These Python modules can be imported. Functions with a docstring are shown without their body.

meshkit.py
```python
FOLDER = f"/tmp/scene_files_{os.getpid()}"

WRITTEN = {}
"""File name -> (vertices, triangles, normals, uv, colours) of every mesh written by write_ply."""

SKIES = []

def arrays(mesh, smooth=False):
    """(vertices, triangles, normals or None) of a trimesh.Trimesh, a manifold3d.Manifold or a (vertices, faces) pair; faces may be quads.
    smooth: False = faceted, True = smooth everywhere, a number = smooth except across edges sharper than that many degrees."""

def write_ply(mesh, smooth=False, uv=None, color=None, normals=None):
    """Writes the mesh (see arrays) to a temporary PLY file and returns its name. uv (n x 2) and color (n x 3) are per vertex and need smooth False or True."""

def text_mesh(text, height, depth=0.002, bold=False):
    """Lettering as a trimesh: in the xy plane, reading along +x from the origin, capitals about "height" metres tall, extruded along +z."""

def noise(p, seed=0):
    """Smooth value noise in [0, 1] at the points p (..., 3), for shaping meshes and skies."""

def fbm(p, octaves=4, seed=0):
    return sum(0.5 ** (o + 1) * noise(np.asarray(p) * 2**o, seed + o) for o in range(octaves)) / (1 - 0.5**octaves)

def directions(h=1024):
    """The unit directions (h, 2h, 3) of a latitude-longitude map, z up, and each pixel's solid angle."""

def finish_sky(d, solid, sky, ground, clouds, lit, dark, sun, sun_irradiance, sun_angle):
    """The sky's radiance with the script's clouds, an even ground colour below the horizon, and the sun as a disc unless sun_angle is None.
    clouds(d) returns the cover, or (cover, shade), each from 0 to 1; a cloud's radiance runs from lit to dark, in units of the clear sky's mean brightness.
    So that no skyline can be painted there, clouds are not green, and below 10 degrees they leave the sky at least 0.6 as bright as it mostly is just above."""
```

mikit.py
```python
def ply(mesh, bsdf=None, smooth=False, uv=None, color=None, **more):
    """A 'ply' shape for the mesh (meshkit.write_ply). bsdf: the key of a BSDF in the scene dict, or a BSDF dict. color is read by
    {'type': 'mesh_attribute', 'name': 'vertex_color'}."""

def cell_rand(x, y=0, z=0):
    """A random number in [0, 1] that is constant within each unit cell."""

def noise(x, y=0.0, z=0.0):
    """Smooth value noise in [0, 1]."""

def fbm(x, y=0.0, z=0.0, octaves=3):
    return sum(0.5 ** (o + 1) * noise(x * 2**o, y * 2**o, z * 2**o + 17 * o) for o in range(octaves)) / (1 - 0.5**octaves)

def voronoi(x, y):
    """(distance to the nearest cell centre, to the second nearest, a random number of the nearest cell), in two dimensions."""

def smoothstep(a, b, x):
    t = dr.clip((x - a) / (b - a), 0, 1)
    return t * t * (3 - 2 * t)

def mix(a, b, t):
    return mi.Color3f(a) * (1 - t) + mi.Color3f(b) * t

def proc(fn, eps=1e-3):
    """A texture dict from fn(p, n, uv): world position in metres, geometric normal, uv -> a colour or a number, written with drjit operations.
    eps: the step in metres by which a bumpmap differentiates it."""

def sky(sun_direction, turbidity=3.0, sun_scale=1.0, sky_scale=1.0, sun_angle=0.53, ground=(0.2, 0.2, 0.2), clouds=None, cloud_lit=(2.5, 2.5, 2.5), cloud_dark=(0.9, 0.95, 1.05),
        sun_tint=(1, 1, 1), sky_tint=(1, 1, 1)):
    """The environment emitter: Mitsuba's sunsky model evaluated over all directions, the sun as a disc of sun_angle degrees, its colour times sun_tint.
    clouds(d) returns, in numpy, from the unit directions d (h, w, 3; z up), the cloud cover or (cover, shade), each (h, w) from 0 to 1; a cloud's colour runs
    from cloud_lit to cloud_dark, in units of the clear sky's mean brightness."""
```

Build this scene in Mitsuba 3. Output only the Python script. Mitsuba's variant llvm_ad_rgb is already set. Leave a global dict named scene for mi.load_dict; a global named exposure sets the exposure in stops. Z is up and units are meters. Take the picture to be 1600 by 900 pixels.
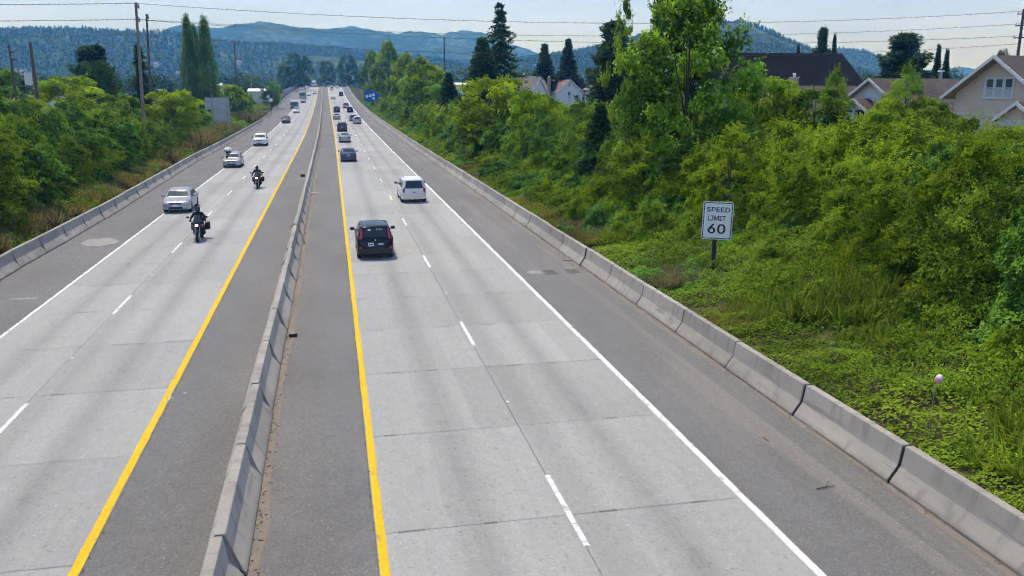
import math, random
import numpy as np
import trimesh, manifold3d, shapely
from shapely.geometry import Polygon, Point, LineString
from scipy.spatial import Delaunay
import drjit as dr
import mitsuba as mi
import mikit, meshkit
from mikit import noise, fbm, cell_rand, smoothstep, mix

T = mi.ScalarTransform4f
scene, labels = {}, {}
rng = np.random.default_rng(11)
random.seed(5)

# ---------------------------------------------------------------- camera, sky, exposure
CAM = np.array([0.0, 0.0, 7.94])            # on an overpass; the motorway runs along +y, x to the right
FWD = np.array([0.19787, 0.95372, -0.22640])
scene['camera'] = {
    'type': 'perspective', 'fov': 61.75, 'fov_axis': 'x', 'near_clip': 0.5, 'far_clip': 40000.0,
    'to_world': T().look_at(origin=CAM.tolist(), target=(CAM + FWD * 50).tolist(), up=[0, 0, 1]),
    'medium': {'type': 'ref', 'id': 'air'},
}

def thin_clouds(d):
    s = d / np.maximum(d[..., 2:] + 0.22, 0.05)
    q = np.stack([s[..., 0] * 0.55 + 0.25 * s[..., 1], s[..., 1] * 0.9, np.zeros_like(s[..., 0])], -1)
    n = meshkit.fbm(q * 1.3 + 7.3, 5, 4)
    m = meshkit.fbm(q * 4.0 + 2.1, 4, 9)
    tau = 0.12 + 0.20 * np.clip((0.65 * n + 0.35 * m - 0.34) * 2.6, 0, 1)      # a thin veil, deeper along slanting lines of sight
    cover = 1 - np.exp(-tau / (np.maximum(d[..., 2], 0) + 0.05))
    return cover, np.clip(0.9 - 1.2 * m, 0, 1) * 0.35

SUN = (-0.14, 0.33, 0.93)
scene['sky'] = mikit.sky(SUN, turbidity=3.0, sun_scale=1.08, clouds=thin_clouds, cloud_lit=(3.8, 5.2, 9.6), cloud_dark=(3.3, 4.6, 8.9), ground=(0.12, 0.14, 0.09), sun_tint=(0.97, 1.025, 1.03), sky_tint=(0.95, 1.0, 1.10))
exposure = 1.1

# clear summer air that turns far hills blue (short wavelengths scatter most)
scene['air'] = {'type': 'homogeneous', 'albedo': {'type': 'rgb', 'value': [0.95, 0.95, 0.95]},
                'sigma_t': {'type': 'rgb', 'value': [0.00003, 0.000135, 0.00038]}, 'phase': {'type': 'hg', 'g': 0.4}}

# ---------------------------------------------------------------- helpers
def numbered(name):
    if name not in USED:
        USED[name] = 0
        return name
    USED[name] += 1
    return '%s_%03d' % (name, USED[name])
USED = {}

def lab(key, label=None, cat=None, group=None, kind=None):
    d = {k: v for k, v in (('label', label), ('category', cat), ('group', group), ('kind', kind)) if v}
    if d:
        labels[key] = d
    return key

def thing(name, label, cat, group=None, kind=None):
    return lab(numbered(name), label, cat, group, kind)

def put(parent, name, mesh, bsdf, smooth=False, kind=None, label=None, **more):
    """one shape of the scene; parent None makes it a thing of its own"""
    key = numbered(name if parent is None else parent + '__' + name)
    scene[key] = mikit.ply(mesh, bsdf, smooth, **more)
    if kind or label:
        lab(key, label, kind=kind)
    return key

def solo(name, mesh, bsdf, label, cat, smooth=False, group=None, kind=None, **more):
    key = put(None, name, mesh, bsdf, smooth, **more)
    return lab(key, label, cat, group, kind)

def structure(name, mesh, bsdf, smooth=False, **more):
    key = put(None, name, mesh, bsdf, smooth, **more)
    return lab(key, kind='structure')

def cat(*ms):
    ms = [m for m in ms if m is not None]
    return trimesh.util.concatenate(ms)

def tm(v, f):
    f = np.asarray(f)
    if f.shape[1] == 4:
        f = np.vstack([f[:, [0, 1, 2]], f[:, [0, 2, 3]]])
    return trimesh.Trimesh(np.asarray(v, float), f, process=False)

def box(c, s, rz=0.0, M=None):
    m = trimesh.creation.box(extents=s)
    if rz:
        m.apply_transform(trimesh.transformations.rotation_matrix(rz, [0, 0, 1]))
    m.apply_translation(c)
    if M is not None:
        m.apply_transform(M)
    return m

def box2(a, b):
    a, b = np.minimum(a, b), np.maximum(a, b)
    return box((a + b) / 2, b - a)

def tube(pts, rad, sides=8, cap=True):
    p = np.asarray(pts, float)
    r = np.broadcast_to(np.asarray(rad, float), (len(p),))
    t = np.gradient(p, axis=0)
    t /= np.linalg.norm(t, axis=1, keepdims=True) + 1e-12
    up = np.where(np.abs(t[:, 2:]) < 0.9, [[0, 0, 1.0]], [[1.0, 0, 0]])
    a = np.cross(t, up); a /= np.linalg.norm(a, axis=1, keepdims=True) + 1e-12
    b = np.cross(t, a)
    an = np.arange(sides) * 2 * np.pi / sides
    v = p[:, None] + r[:, None, None] * (np.cos(an)[None, :, None] * a[:, None] + np.sin(an)[None, :, None] * b[:, None])
    i, j = np.meshgrid(np.arange(len(p) - 1), np.arange(sides), indexing='ij')
    q = np.stack([i * sides + j, i * sides + (j + 1) % sides, (i + 1) * sides + (j + 1) % sides, (i + 1) * sides + j], -1).reshape(-1, 4)
    f = np.vstack([q[:, [0, 2, 1]], q[:, [0, 3, 2]]])
    v = v.reshape(-1, 3)
    if cap:
        n = len(v)
        v = np.vstack([v, p[:1], p[-1:]])
        k = np.arange(sides)
        f = np.vstack([f, np.stack([k * 0 + n, k, (k + 1) % sides], 1), np.stack([k * 0 + n + 1, (k + 1) % sides + (len(p) - 1) * sides, k + (len(p) - 1) * sides], 1)])
    return tm(v, f)

def bar(p, q, w, h=None):
    """square bar between two points"""
    return tube([p, q], [w * 0.7071, w * 0.7071], 4) if h is None else tube([p, q], [w * 0.7071] * 2, 4)

def lathe(profile, n=24, axis='y'):
    """revolve (r, h) about the axis"""
    pr = np.asarray(profile, float)
    an = np.arange(n) * 2 * np.pi / n
    v = np.stack([pr[:, None, 0] * np.cos(an), pr[:, None, 0] * np.sin(an), np.broadcast_to(pr[:, None, 1], (len(pr), n))], -1).reshape(-1, 3)
    i, j = np.meshgrid(np.arange(len(pr) - 1), np.arange(n), indexing='ij')
    q = np.stack([i * n + j, i * n + (j + 1) % n, (i + 1) * n + (j + 1) % n, (i + 1) * n + j], -1).reshape(-1, 4)
    if axis == 'y':
        v = v[:, [0, 2, 1]] * [1, 1, -1]
    return tm(v, q)

def grid(P):
    """quad grid from an (n, m, 3) array"""
    n, m = P.shape[:2]
    i, j = np.meshgrid(np.arange(n - 1), np.arange(m - 1), indexing='ij')
    q = np.stack([i * m + j, (i + 1) * m + j, (i + 1) * m + j + 1, i * m + j + 1], -1).reshape(-1, 4)
    return tm(P.reshape(-1, 3), q)

def prism(poly, y0, y1):
    """polygon given in (x, z), extruded along y"""
    m = trimesh.creation.extrude_polygon(Polygon(poly) if not isinstance(poly, Polygon) else poly, y1 - y0, engine='earcut')
    v = m.vertices
    m = tm(np.stack([v[:, 0], y0 + v[:, 2], v[:, 1]], 1), m.faces[:, ::-1])
    return m

def hullchain(joints, bones, step=None):
    """bones between (position, radius) joints, joined into one smooth skin"""
    out = None
    for a, b in bones:
        ms = []
        for k in (a, b):
            p, r = joints[k]
            ms.append(manifold3d.Manifold.sphere(r, 14).translate(tuple(float(x) for x in p)))
        h = manifold3d.Manifold.batch_hull(ms)
        out = h if out is None else out + h
    if step:
        out = out.refine_to_length(step)
    m = out.to_mesh()
    t = trimesh.Trimesh(m.vert_properties[:, :3], m.tri_verts, process=True)
    if step:
        trimesh.smoothing.filter_taubin(t, iterations=8)
    return t

def xf(loc=(0, 0, 0), rz=0.0, s=1.0):
    return T().translate([float(x) for x in loc]).rotate([0, 0, 1], math.degrees(rz)).scale(s if np.isscalar(s) else [float(x) for x in s])

def npm(loc=(0, 0, 0), rz=0.0, s=1.0):
    return np.array(xf(loc, rz, s).matrix, float)

# ---------------------------------------------------------------- materials
def C(*rgb): return {'type': 'rgb', 'value': [float(x) for x in rgb]}
def mat(key, base, rough=0.6, metallic=0.0, spec=0.5, clearcoat=0.0, bump=None, bscale=0.004, two=True, eps=1e-3):
    b = {'type': 'principled', 'base_color': mikit.proc(base) if callable(base) else C(*base), 'roughness': rough, 'metallic': metallic, 'specular': spec}
    if clearcoat:
        b['clearcoat'] = clearcoat; b['clearcoat_gloss'] = 0.95
    if bump is not None:
        b = {'type': 'bumpmap', 'arbitrary': mikit.proc(bump, eps=eps), 'scale': bscale, 'bsdf': b}
    scene[key] = {'type': 'twosided', 'bsdf': b} if two else b
    return key

def concrete_road(p, n, uv):
    x = p.x + dr.maximum(p.y - 150, 0) * 0.00418
    lane = dr.minimum(dr.minimum(dr.abs(x - 2.35), dr.abs(x - 5.85)), dr.minimum(dr.abs(x + 9.5), dr.abs(x + 6.25)))
    wob = 0.35 * (noise(p.y * 0.05, 3.0, x * 0.2) - 0.5)
    oil = 0.75 * (1 - smoothstep(0.05, 0.62, lane + wob * 0.5)) + 0.25 * (1 - smoothstep(0.0, 0.10, dr.abs(lane + wob * 0.25 - 0.05)))
    tr = dr.minimum(dr.abs(x - 4.5), dr.abs(x + 7.7))
    oil2 = 1 - smoothstep(0.0, 0.6, tr + wob)
    slab = cell_rand(dr.floor((p.y - 0.75) / 4.58), dr.floor((x + 40.1) / 3.6), 5)
    big = fbm(p.x * 0.5, p.y * 0.12, 1.0, 4)
    fine = noise(p.x * 38, p.y * 38, 2.0)
    mid = fbm(p.x * 7, p.y * 7, 4.0, 3)
    pit = smoothstep(0.80, 0.9, noise(p.x * 19, p.y * 19, 7.0))
    v = 0.375 * (0.91 + 0.14 * slab) * (0.92 + 0.16 * big) * (0.93 + 0.14 * fine) * (0.94 + 0.12 * mid)
    v = v * (1 - 0.22 * oil * (0.6 + 0.6 * big)) * (0.965 + 0.07 * fbm(x * 9, p.y * 0.25, 6.0, 3)) * (1 - 0.13 * oil2) * (1 - 0.18 * pit)
    wx, wy = p.x * 0.55 + 0.5 * fbm(p.x * 1.3, p.y * 1.3, 3.0, 3), p.y * 0.55 + 0.5 * fbm(p.x * 1.3, p.y * 1.3, 9.0, 3)
    f1_, f2_, _ = mikit.voronoi(wx, wy)
    crack = (1 - smoothstep(0.004, 0.014, f2_ - f1_)) * smoothstep(0.88, 0.89, slab) * smoothstep(0.50, 0.62, fbm(p.x * 0.6, p.y * 0.6, 14.0, 2))
    k_ = (p.y - 14.45) / 4.58; jd = dr.abs(k_ - dr.round(k_)) * 4.58
    chip = (1 - smoothstep(0.02, 0.07, jd)) * smoothstep(0.70, 0.76, noise(p.x * 3.1, dr.round(k_) * 7.0, 2.0))
    drop = smoothstep(0.83, 0.88, noise(p.x * 2.7, p.y * 2.2, 33.0)) * oil
    v = v * (1 - 0.33 * crack) * (1 - 0.35 * chip) * (1 - 0.10 * drop)
    flk = smoothstep(0.86, 0.93, noise(p.x * 23, p.y * 23, 17.0))
    return mi.Color3f(v, v * 1.0, v * 0.955) * (1 + 0.22 * flk)
mat('concrete_paving', concrete_road, 0.85, spec=0.25, bump=lambda p, n, uv: fbm(p.x * 30, p.y * 30, 0.0, 2), bscale=0.0015)

def far_concrete(p, n, uv):
    v = concrete_road(p, n, uv)
    k = (p.y - 0.75) / 4.58
    j = dr.abs(k - dr.floor(k) - 0.5)
    return v * (1 - 0.25 * smoothstep(0.493, 0.4985, j))
mat('concrete_paving_far', far_concrete, 0.85, spec=0.25)

def asphalt(p, n, uv):
    f1 = noise(p.x * 55, p.y * 55, 1.0)
    f2 = noise(p.x * 22, p.y * 22, 3.0)
    b = fbm(p.x * 0.7, p.y * 0.25, 9.0, 4)
    st = fbm(p.x * 2.6, p.y * 0.10, 2.0, 3)
    v = 0.176 * (0.72 + 0.36 * f1 + 0.22 * f2) * (0.84 + 0.30 * b)
    v = v * (0.95 + 0.10 * fbm(p.x * 3.1, p.y * 2.7, 21.0, 3))
    dust = smoothstep(0.45, 0.75, st) * smoothstep(8.0, 9.3, p.x)
    lite = 0.6 * smoothstep(0.88, 0.94, noise(p.x * 31, p.y * 31, 8.0))
    c = mi.Color3f(v, v * 0.975, v * 0.945)
    c = mix(c, mi.Color3f(0.235, 0.215, 0.195) * (0.8 + 0.4 * f1), 0.75 * dust)
    return c * (1 + 0.9 * lite)
mat('asphalt', asphalt, 0.85, spec=0.3, bump=lambda p, n, uv: fbm(p.x * 40, p.y * 40, 0.0, 2), bscale=0.003)

def barrier_concrete(p, n, uv):
    b = fbm(p.x * 1.2, p.y * 0.8, p.z * 1.5, 4)
    dripp = fbm(p.x * 4, p.y * 4.5, p.z * 0.6, 3)
    seg = cell_rand(dr.floor((p.y - 14.43) / 3.81), dr.floor(p.x * 0.1), 2)
    v = 0.36 * (0.76 + 0.42 * b) * (0.90 + 0.18 * seg) * (0.93 + 0.14 * noise(p.x * 40, p.y * 40, p.z * 40))
    dark = smoothstep(0.56, 0.8, dripp)
    v = v * (1 - 0.22 * dark)
    zz = p.z - dr.select(p.y > 110, dr.square(p.y - 110) * 6e-5, 0.0)
    scuff = smoothstep(0.60, 0.74, fbm(p.y * 0.9, zz * 11, p.x * 0.3, 3)) * smoothstep(0.1, 0.25, zz) * (1 - smoothstep(0.45, 0.62, zz))
    v = v * (1 - 0.30 * scuff) * (1 - 0.25 * smoothstep(0.60, 0.72, noise(p.y * 5.5, 2.0, dr.floor(p.x * 0.1))) * smoothstep(0.2, 0.75, zz) * fbm(p.y * 9, zz * 2, 1.0, 2))
    c = mi.Color3f(v * 1.06, v * 0.985, v * 0.88)
    low = (1 - smoothstep(0.02, 0.16, p.z - dr.select(p.y > 110, dr.square(p.y - 110) * 6e-5, 0.0))) * fbm(p.x * 3, p.y * 3, p.z * 9, 2)
    return mix(c, mi.Color3f(0.12, 0.105, 0.085), 0.8 * low)
mat('barrier_concrete', barrier_concrete, 0.85, spec=0.25, bump=lambda p, n, uv: fbm(p.x * 18, p.y * 18, p.z * 18, 3), bscale=0.004)
mat('dark_gap', (0.012, 0.012, 0.012), 0.9)

def worn(base, under, a=0.55, b=0.75):
    def fn(p, n, uv):
        w = smoothstep(a, b, fbm(p.x * 6, p.y * 3.2, 3.0, 4)) * 0.85
        g = 0.88 + 0.24 * noise(p.x * 25, p.y * 25, 1.0)
        return mix(mi.Color3f(*base) * g, mi.Color3f(*under), w)
    return fn
mat('yellow_paint', worn((0.80, 0.50, 0.010), (0.44, 0.32, 0.10), 0.66, 0.9), 0.7, spec=0.3)
mat('white_paint', worn((0.78, 0.78, 0.76), (0.48, 0.47, 0.45), 0.58, 0.8), 0.7, spec=0.3)
mat('joint_filler', (0.05, 0.048, 0.045), 0.9)

def soil(p, n, uv):
    b = fbm(p.x * 0.8, p.y * 0.8, 0.0, 4)
    c = mix((0.055, 0.048, 0.025), (0.075, 0.085, 0.025), smoothstep(0.35, 0.65, b))
    return c * (0.7 + 0.6 * noise(p.x * 9, p.y * 9, p.z * 9))
mat('soil', soil, 0.95, spec=0.1)

def hillcol(p, n, uv):
    b = fbm(p.x * 0.006, p.y * 0.006, 0.0, 5)
    f = fbm(p.x * 0.05, p.y * 0.05, p.z * 0.05, 3)
    c = mix((0.040, 0.070, 0.028), (0.085, 0.120, 0.042), smoothstep(0.46, 0.7, b * 0.6 + f * 0.4))
    return c * (0.55 + 0.9 * f)
mat('hill_woods', hillcol, 0.95, spec=0.05)

def leafmat(key, dark, light, trans=0.9, rough=0.45, var=0.55, tint=None, eta=1.4):
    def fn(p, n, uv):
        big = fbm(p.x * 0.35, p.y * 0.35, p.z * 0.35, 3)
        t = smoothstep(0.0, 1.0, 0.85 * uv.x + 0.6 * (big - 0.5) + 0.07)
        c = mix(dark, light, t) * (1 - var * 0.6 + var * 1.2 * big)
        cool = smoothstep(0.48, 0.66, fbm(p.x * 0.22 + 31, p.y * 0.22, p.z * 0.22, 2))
        c = c * mix((1.0, 1.0, 1.0), (0.62, 0.86, 1.5), 0.5 * cool)
        if tint is not None:
            c = mix(c, mi.Color3f(*tint), smoothstep(0.92, 0.98, uv.y) * 0.7)
        return c
    scene[key] = {'type': 'principledthin', 'base_color': mikit.proc(fn), 'roughness': rough, 'diff_trans': trans, 'eta': eta, 'spec_trans': 0.0}
    return key
leafmat('leaf_fresh', (0.092, 0.182, 0.010), (0.500, 0.634, 0.035), 0.90, rough=0.28, tint=(0.50, 0.50, 0.08))
leafmat('leaf_mid', (0.052, 0.127, 0.011), (0.384, 0.547, 0.046), 0.81, rough=0.28, tint=(0.46, 0.50, 0.16))
leafmat('leaf_dark', (0.042, 0.102, 0.019), (0.138, 0.241, 0.039), 0.9, rough=0.35)
leafmat('leaf_poplar', (0.066, 0.144, 0.019), (0.216, 0.348, 0.036), 1.0, rough=0.35)
leafmat('leaf_lime', (0.194, 0.286, 0.010), (0.588, 0.714, 0.027), 1.2, rough=0.33)
leafmat('leaf_maple', (0.085, 0.181, 0.014), (0.436, 0.653, 0.041), 1.1, rough=0.25, tint=(0.80, 0.86, 0.58))
leafmat('leaf_bramble', (0.049, 0.127, 0.016), (0.286, 0.508, 0.065), 0.72, rough=0.22, tint=(0.56, 0.66, 0.38))
leafmat('needle', (0.034, 0.075, 0.020), (0.105, 0.175, 0.038), 0.7)
leafmat('grass_blade', (0.160, 0.240, 0.024), (0.400, 0.500, 0.050), 1.0, tint=(0.50, 0.42, 0.14))
leafmat('grass_dry', (0.260, 0.220, 0.060), (0.560, 0.450, 0.150), 0.9, tint=(0.58, 0.48, 0.24))
leafmat('far_leaf', (0.050, 0.090, 0.020), (0.160, 0.225, 0.045), 0.8, var=0.7)

def bark(p, n, uv):
    f = fbm(p.x * 14, p.y * 14, p.z * 2.5, 3)
    return mix((0.035, 0.026, 0.018), (0.13, 0.105, 0.08), f)
mat('bark', bark, 0.9, spec=0.15)
def pole_wood(p, n, uv):
    f = fbm(p.x * 20, p.y * 20, p.z * 0.7, 3)
    return mix((0.075, 0.055, 0.042), (0.20, 0.155, 0.125), f)
mat('pole_wood', pole_wood, 0.85, spec=0.2)
def pole_pale(p, n, uv):
    f = fbm(p.x * 20, p.y * 20, p.z * 0.7, 3)
    return mix((0.16, 0.13, 0.10), (0.33, 0.28, 0.23), f)
mat('pole_wood_pale', pole_pale, 0.85, spec=0.2)
mat('wire', (0.07, 0.07, 0.08), 0.5, 0.3)
mat('grey_metal', (0.36, 0.38, 0.40), 0.45, 0.6)
mat('sign_back', lambda p, n, uv: mi.Color3f(0.48, 0.50, 0.49) * (0.85 + 0.3 * fbm(p.x * 1.5, 0.0, p.z * 1.2, 3)), 0.5, 0.4)
mat('dark_metal', (0.03, 0.03, 0.032), 0.5, 0.5)
mat('rust', lambda p, n, uv: mix((0.08, 0.05, 0.035), (0.16, 0.09, 0.05), fbm(p.x * 15, p.y * 15, p.z * 15, 3)), 0.8)

# ---------------------------------------------------------------- the motorway and the land
CREST = 483.0
def rz(y):
    y = np.asarray(y, float)
    t = np.maximum(y - CREST, 0)
    z = np.where(y > 110, 6e-5 * (np.minimum(y, CREST) - 110) ** 2, 0.0) + 0.0448 * t - 0.0006 * t * t
    return np.where(y > 640, np.maximum(z, 1.5), z)
def xs(y):
    return -np.maximum(np.minimum(np.asarray(y, float), 600) - 150, 0) * 0.00418
def left_edge(y):                     # front foot of the left barrier
    return np.interp(y, [-40, 60, 100, 222, 325, 400, 484, 640], [-14.1, -14.1, -14.9, -15.1, -17.0, -17.3, -15.2, -15.2])
def right_edge(y):
    return np.interp(y, [-40, 150, 330, 484, 640], [10.93, 10.93, 10.0, 9.5, 9.2])

def sstep(a, b, x):
    t = np.clip((np.asarray(x, float) - a) / (b - a), 0, 1)
    return t * t * (3 - 2 * t)

def ground_z(x, y):
    x, y = np.asarray(x, float), np.asarray(y, float)
    r = rz(y)
    bump = meshkit.fbm(np.stack([x * 0.16, y * 0.16, x * 0], -1), 3, 3) - 0.5
    bump2 = meshkit.fbm(np.stack([x * 0.02, y * 0.02, x * 0], -1), 3, 8) - 0.5
    dr_, dl = x - (right_edge(y) + 0.8), (left_edge(y) - 0.8) - x
    br = np.interp(y, [-50, 60, 200, 330, 480, 620, 900], [3.7, 3.7, 3.6, 3.4, 7.0, 2.0, 1.5])
    bl = np.interp(y, [-50, 60, 200, 330, 480, 620, 900], [3.2, 3.2, 2.6, 2.6, 3.6, 2.0, 1.5])
    zr = r + 0.1 + (br - r) * sstep(0.3, 14, dr_) + 1.0 * bump * sstep(0.5, 5, dr_) + 1.5 * bump2 * sstep(20, 80, dr_)
    zl = r + 0.1 + (bl - r) * sstep(0.3, 15, dl) + 1.0 * bump * sstep(0.5, 5, dl) + 1.5 * bump2 * sstep(20, 80, dl)
    z = np.where(dr_ > 0, zr, np.where(dl > 0, zl, r - 0.09))
    return z

gx = np.unique(np.concatenate([np.linspace(-60, -18, 60), np.linspace(-18, -14, 17), np.linspace(-14, 10, 13), np.linspace(10, 14, 17), np.linspace(14, 70, 76),
                               -60 - np.geomspace(1, 8600, 46), 70 + np.geomspace(1, 8600, 46)]))
gy = np.unique(np.concatenate([np.linspace(-40, 140, 130), np.linspace(140, 660, 120), 660 + np.geomspace(2, 4800, 46), -40 - np.geomspace(2, 400, 10)]))
GX, GY = np.meshgrid(gx, gy, indexing='ij')
structure('ground', grid(np.stack([GX, GY, ground_z(GX, GY)], -1)), 'soil', True)

def strip(xl, xr, y0, y1, dz, dy=4.0, nx=2, shift=True, jit=0.0):
    n = max(2, int((y1 - y0) / dy) + 1)
    ys = np.linspace(y0, y1, n)
    sh = xs(ys) if shift else 0 * ys
    a = (xl(ys) if callable(xl) else xl + sh) + (rng.normal(0, jit, n) if jit else 0)
    b = (xr(ys) if callable(xr) else xr + sh) + (rng.normal(0, jit, n) if jit else 0)
    t = np.linspace(0, 1, nx)
    P = np.stack([a[:, None] + (b - a)[:, None] * t, np.broadcast_to(ys[:, None], (n, nx)), np.broadcast_to((rz(ys) + dz)[:, None], (n, nx))], -1)
    return grid(P[:, ::-1])

structure('shoulder', strip(7.785, lambda y: right_edge(y) + 1.0, -36, 600, -0.012, nx=5), 'asphalt')
structure('shoulder', strip(-4.49, 0.44, -36, 600, -0.010, nx=6), 'asphalt')
structure('shoulder', strip(lambda y: left_edge(y) - 1.0, -11.03, -36, 600, -0.012, nx=5), 'asphalt')
J0, JD = 14.45, 4.58
for rk, lanes in (('road', ((0.445, 4.095), (4.105, 7.78))), ('road_001', ((-11.025, -8.075), (-8.065, -4.495)))):
    structure('road', strip(lanes[0][0] - 0.01, lanes[1][1] + 0.01, -36, 600, -0.05, nx=3), 'joint_filler')
    for k in range(-3, 17):
        for l, (a, b) in enumerate(lanes):
            y0, y1 = J0 + k * JD + 0.005 + rng.normal(0, .002), J0 + (k + 1) * JD - 0.005
            t = 0.0012 * rng.normal(size=4)
            xa, xb = a + 0.004 * rng.normal(), b + 0.004 * rng.normal()
            xa, xb = max(xa, a), min(xb, b)
            v = [[xa, y0, t[0]], [xb, y0, t[1]], [xb, y1, t[2]], [xa, y1, t[3]]]
            lowv = [[p[0], p[1], -0.048] for p in v]
            e = 0.012
            inn = [[xa + e, y0 + e, t[0]], [xb - e, y0 + e, t[1]], [xb - e, y1 - e, t[2]], [xa + e, y1 - e, t[3]]]
            v = [[p[0], p[1], p[2] - 0.006] for p in v]
            f = [[8, 9, 10, 11]] + [[i, (i + 1) % 4, 8 + (i + 1) % 4, 8 + i] for i in range(4)] + [[4 + i, 4 + (i + 1) % 4, (i + 1) % 4, i] for i in range(4)]
            put(rk, 'slab', tm(np.array(v + lowv + inn), f), 'concrete_paving')
    ye = J0 + 17 * JD + 0.005
    put(rk, 'paving', cat(*[strip(a, b, ye, 600, 0.0, nx=3) for a, b in lanes]), 'concrete_paving_far', kind='stuff')

# painted lines, each a little worn at its edges
put('road', 'yellow_edge_line', strip(0.46, 0.62, -30, 560, 0.005, 0.6, jit=0.006), 'yellow_paint')
put('road', 'white_edge_line', strip(7.62, 7.775, -30, 560, 0.005, 0.6, jit=0.004), 'white_paint')
put('road_001', 'yellow_edge_line', strip(-4.68, -4.50, -30, 560, 0.005, 0.6, jit=0.006), 'yellow_paint')
put('road_001', 'white_edge_line', strip(-11.02, -10.90, -30, 560, 0.005, 0.6, jit=0.004), 'white_paint')
def dashes(rk, x, y0, dy, w, n):
    for k in range(n):
        ya = y0 + k * dy
        if k < 8:
            cuts = np.concatenate([[0, .16], .16 + np.arange(1, 5) * .66, [2.95]])
            m = cat(*[strip(x - w, x + w, ya + p + .012, ya + q - .012, 0.006, 1.0) for p, q in zip(cuts[:-1], cuts[1:])])
        else:
            m = strip(x - w, x + w, ya, ya + 2.95, 0.006, 1.0)
        put(rk, 'lane_dash', m, 'white_paint')
dashes('road', 4.12, 13.27, 12.5, 0.055, 38)
dashes('road_001', -8.05, 20.1, 12.2, 0.055, 38)
def studs(rk, x, y0, dy, n):
    for k in range(n):
        y = y0 + dy * k
        m = trimesh.creation.icosphere(2, 1.0); m.apply_scale([.055, .055, .022]); m.apply_translation([x + float(xs(y)), y, float(rz(y)) + 0.003])
        put(rk, 'lane_stud', m, 'white_paint', True)
studs('road', 4.16, 20.63, 12.5, 14)
studs('road_001', -8.02, 27.0, 12.2, 14)

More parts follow.
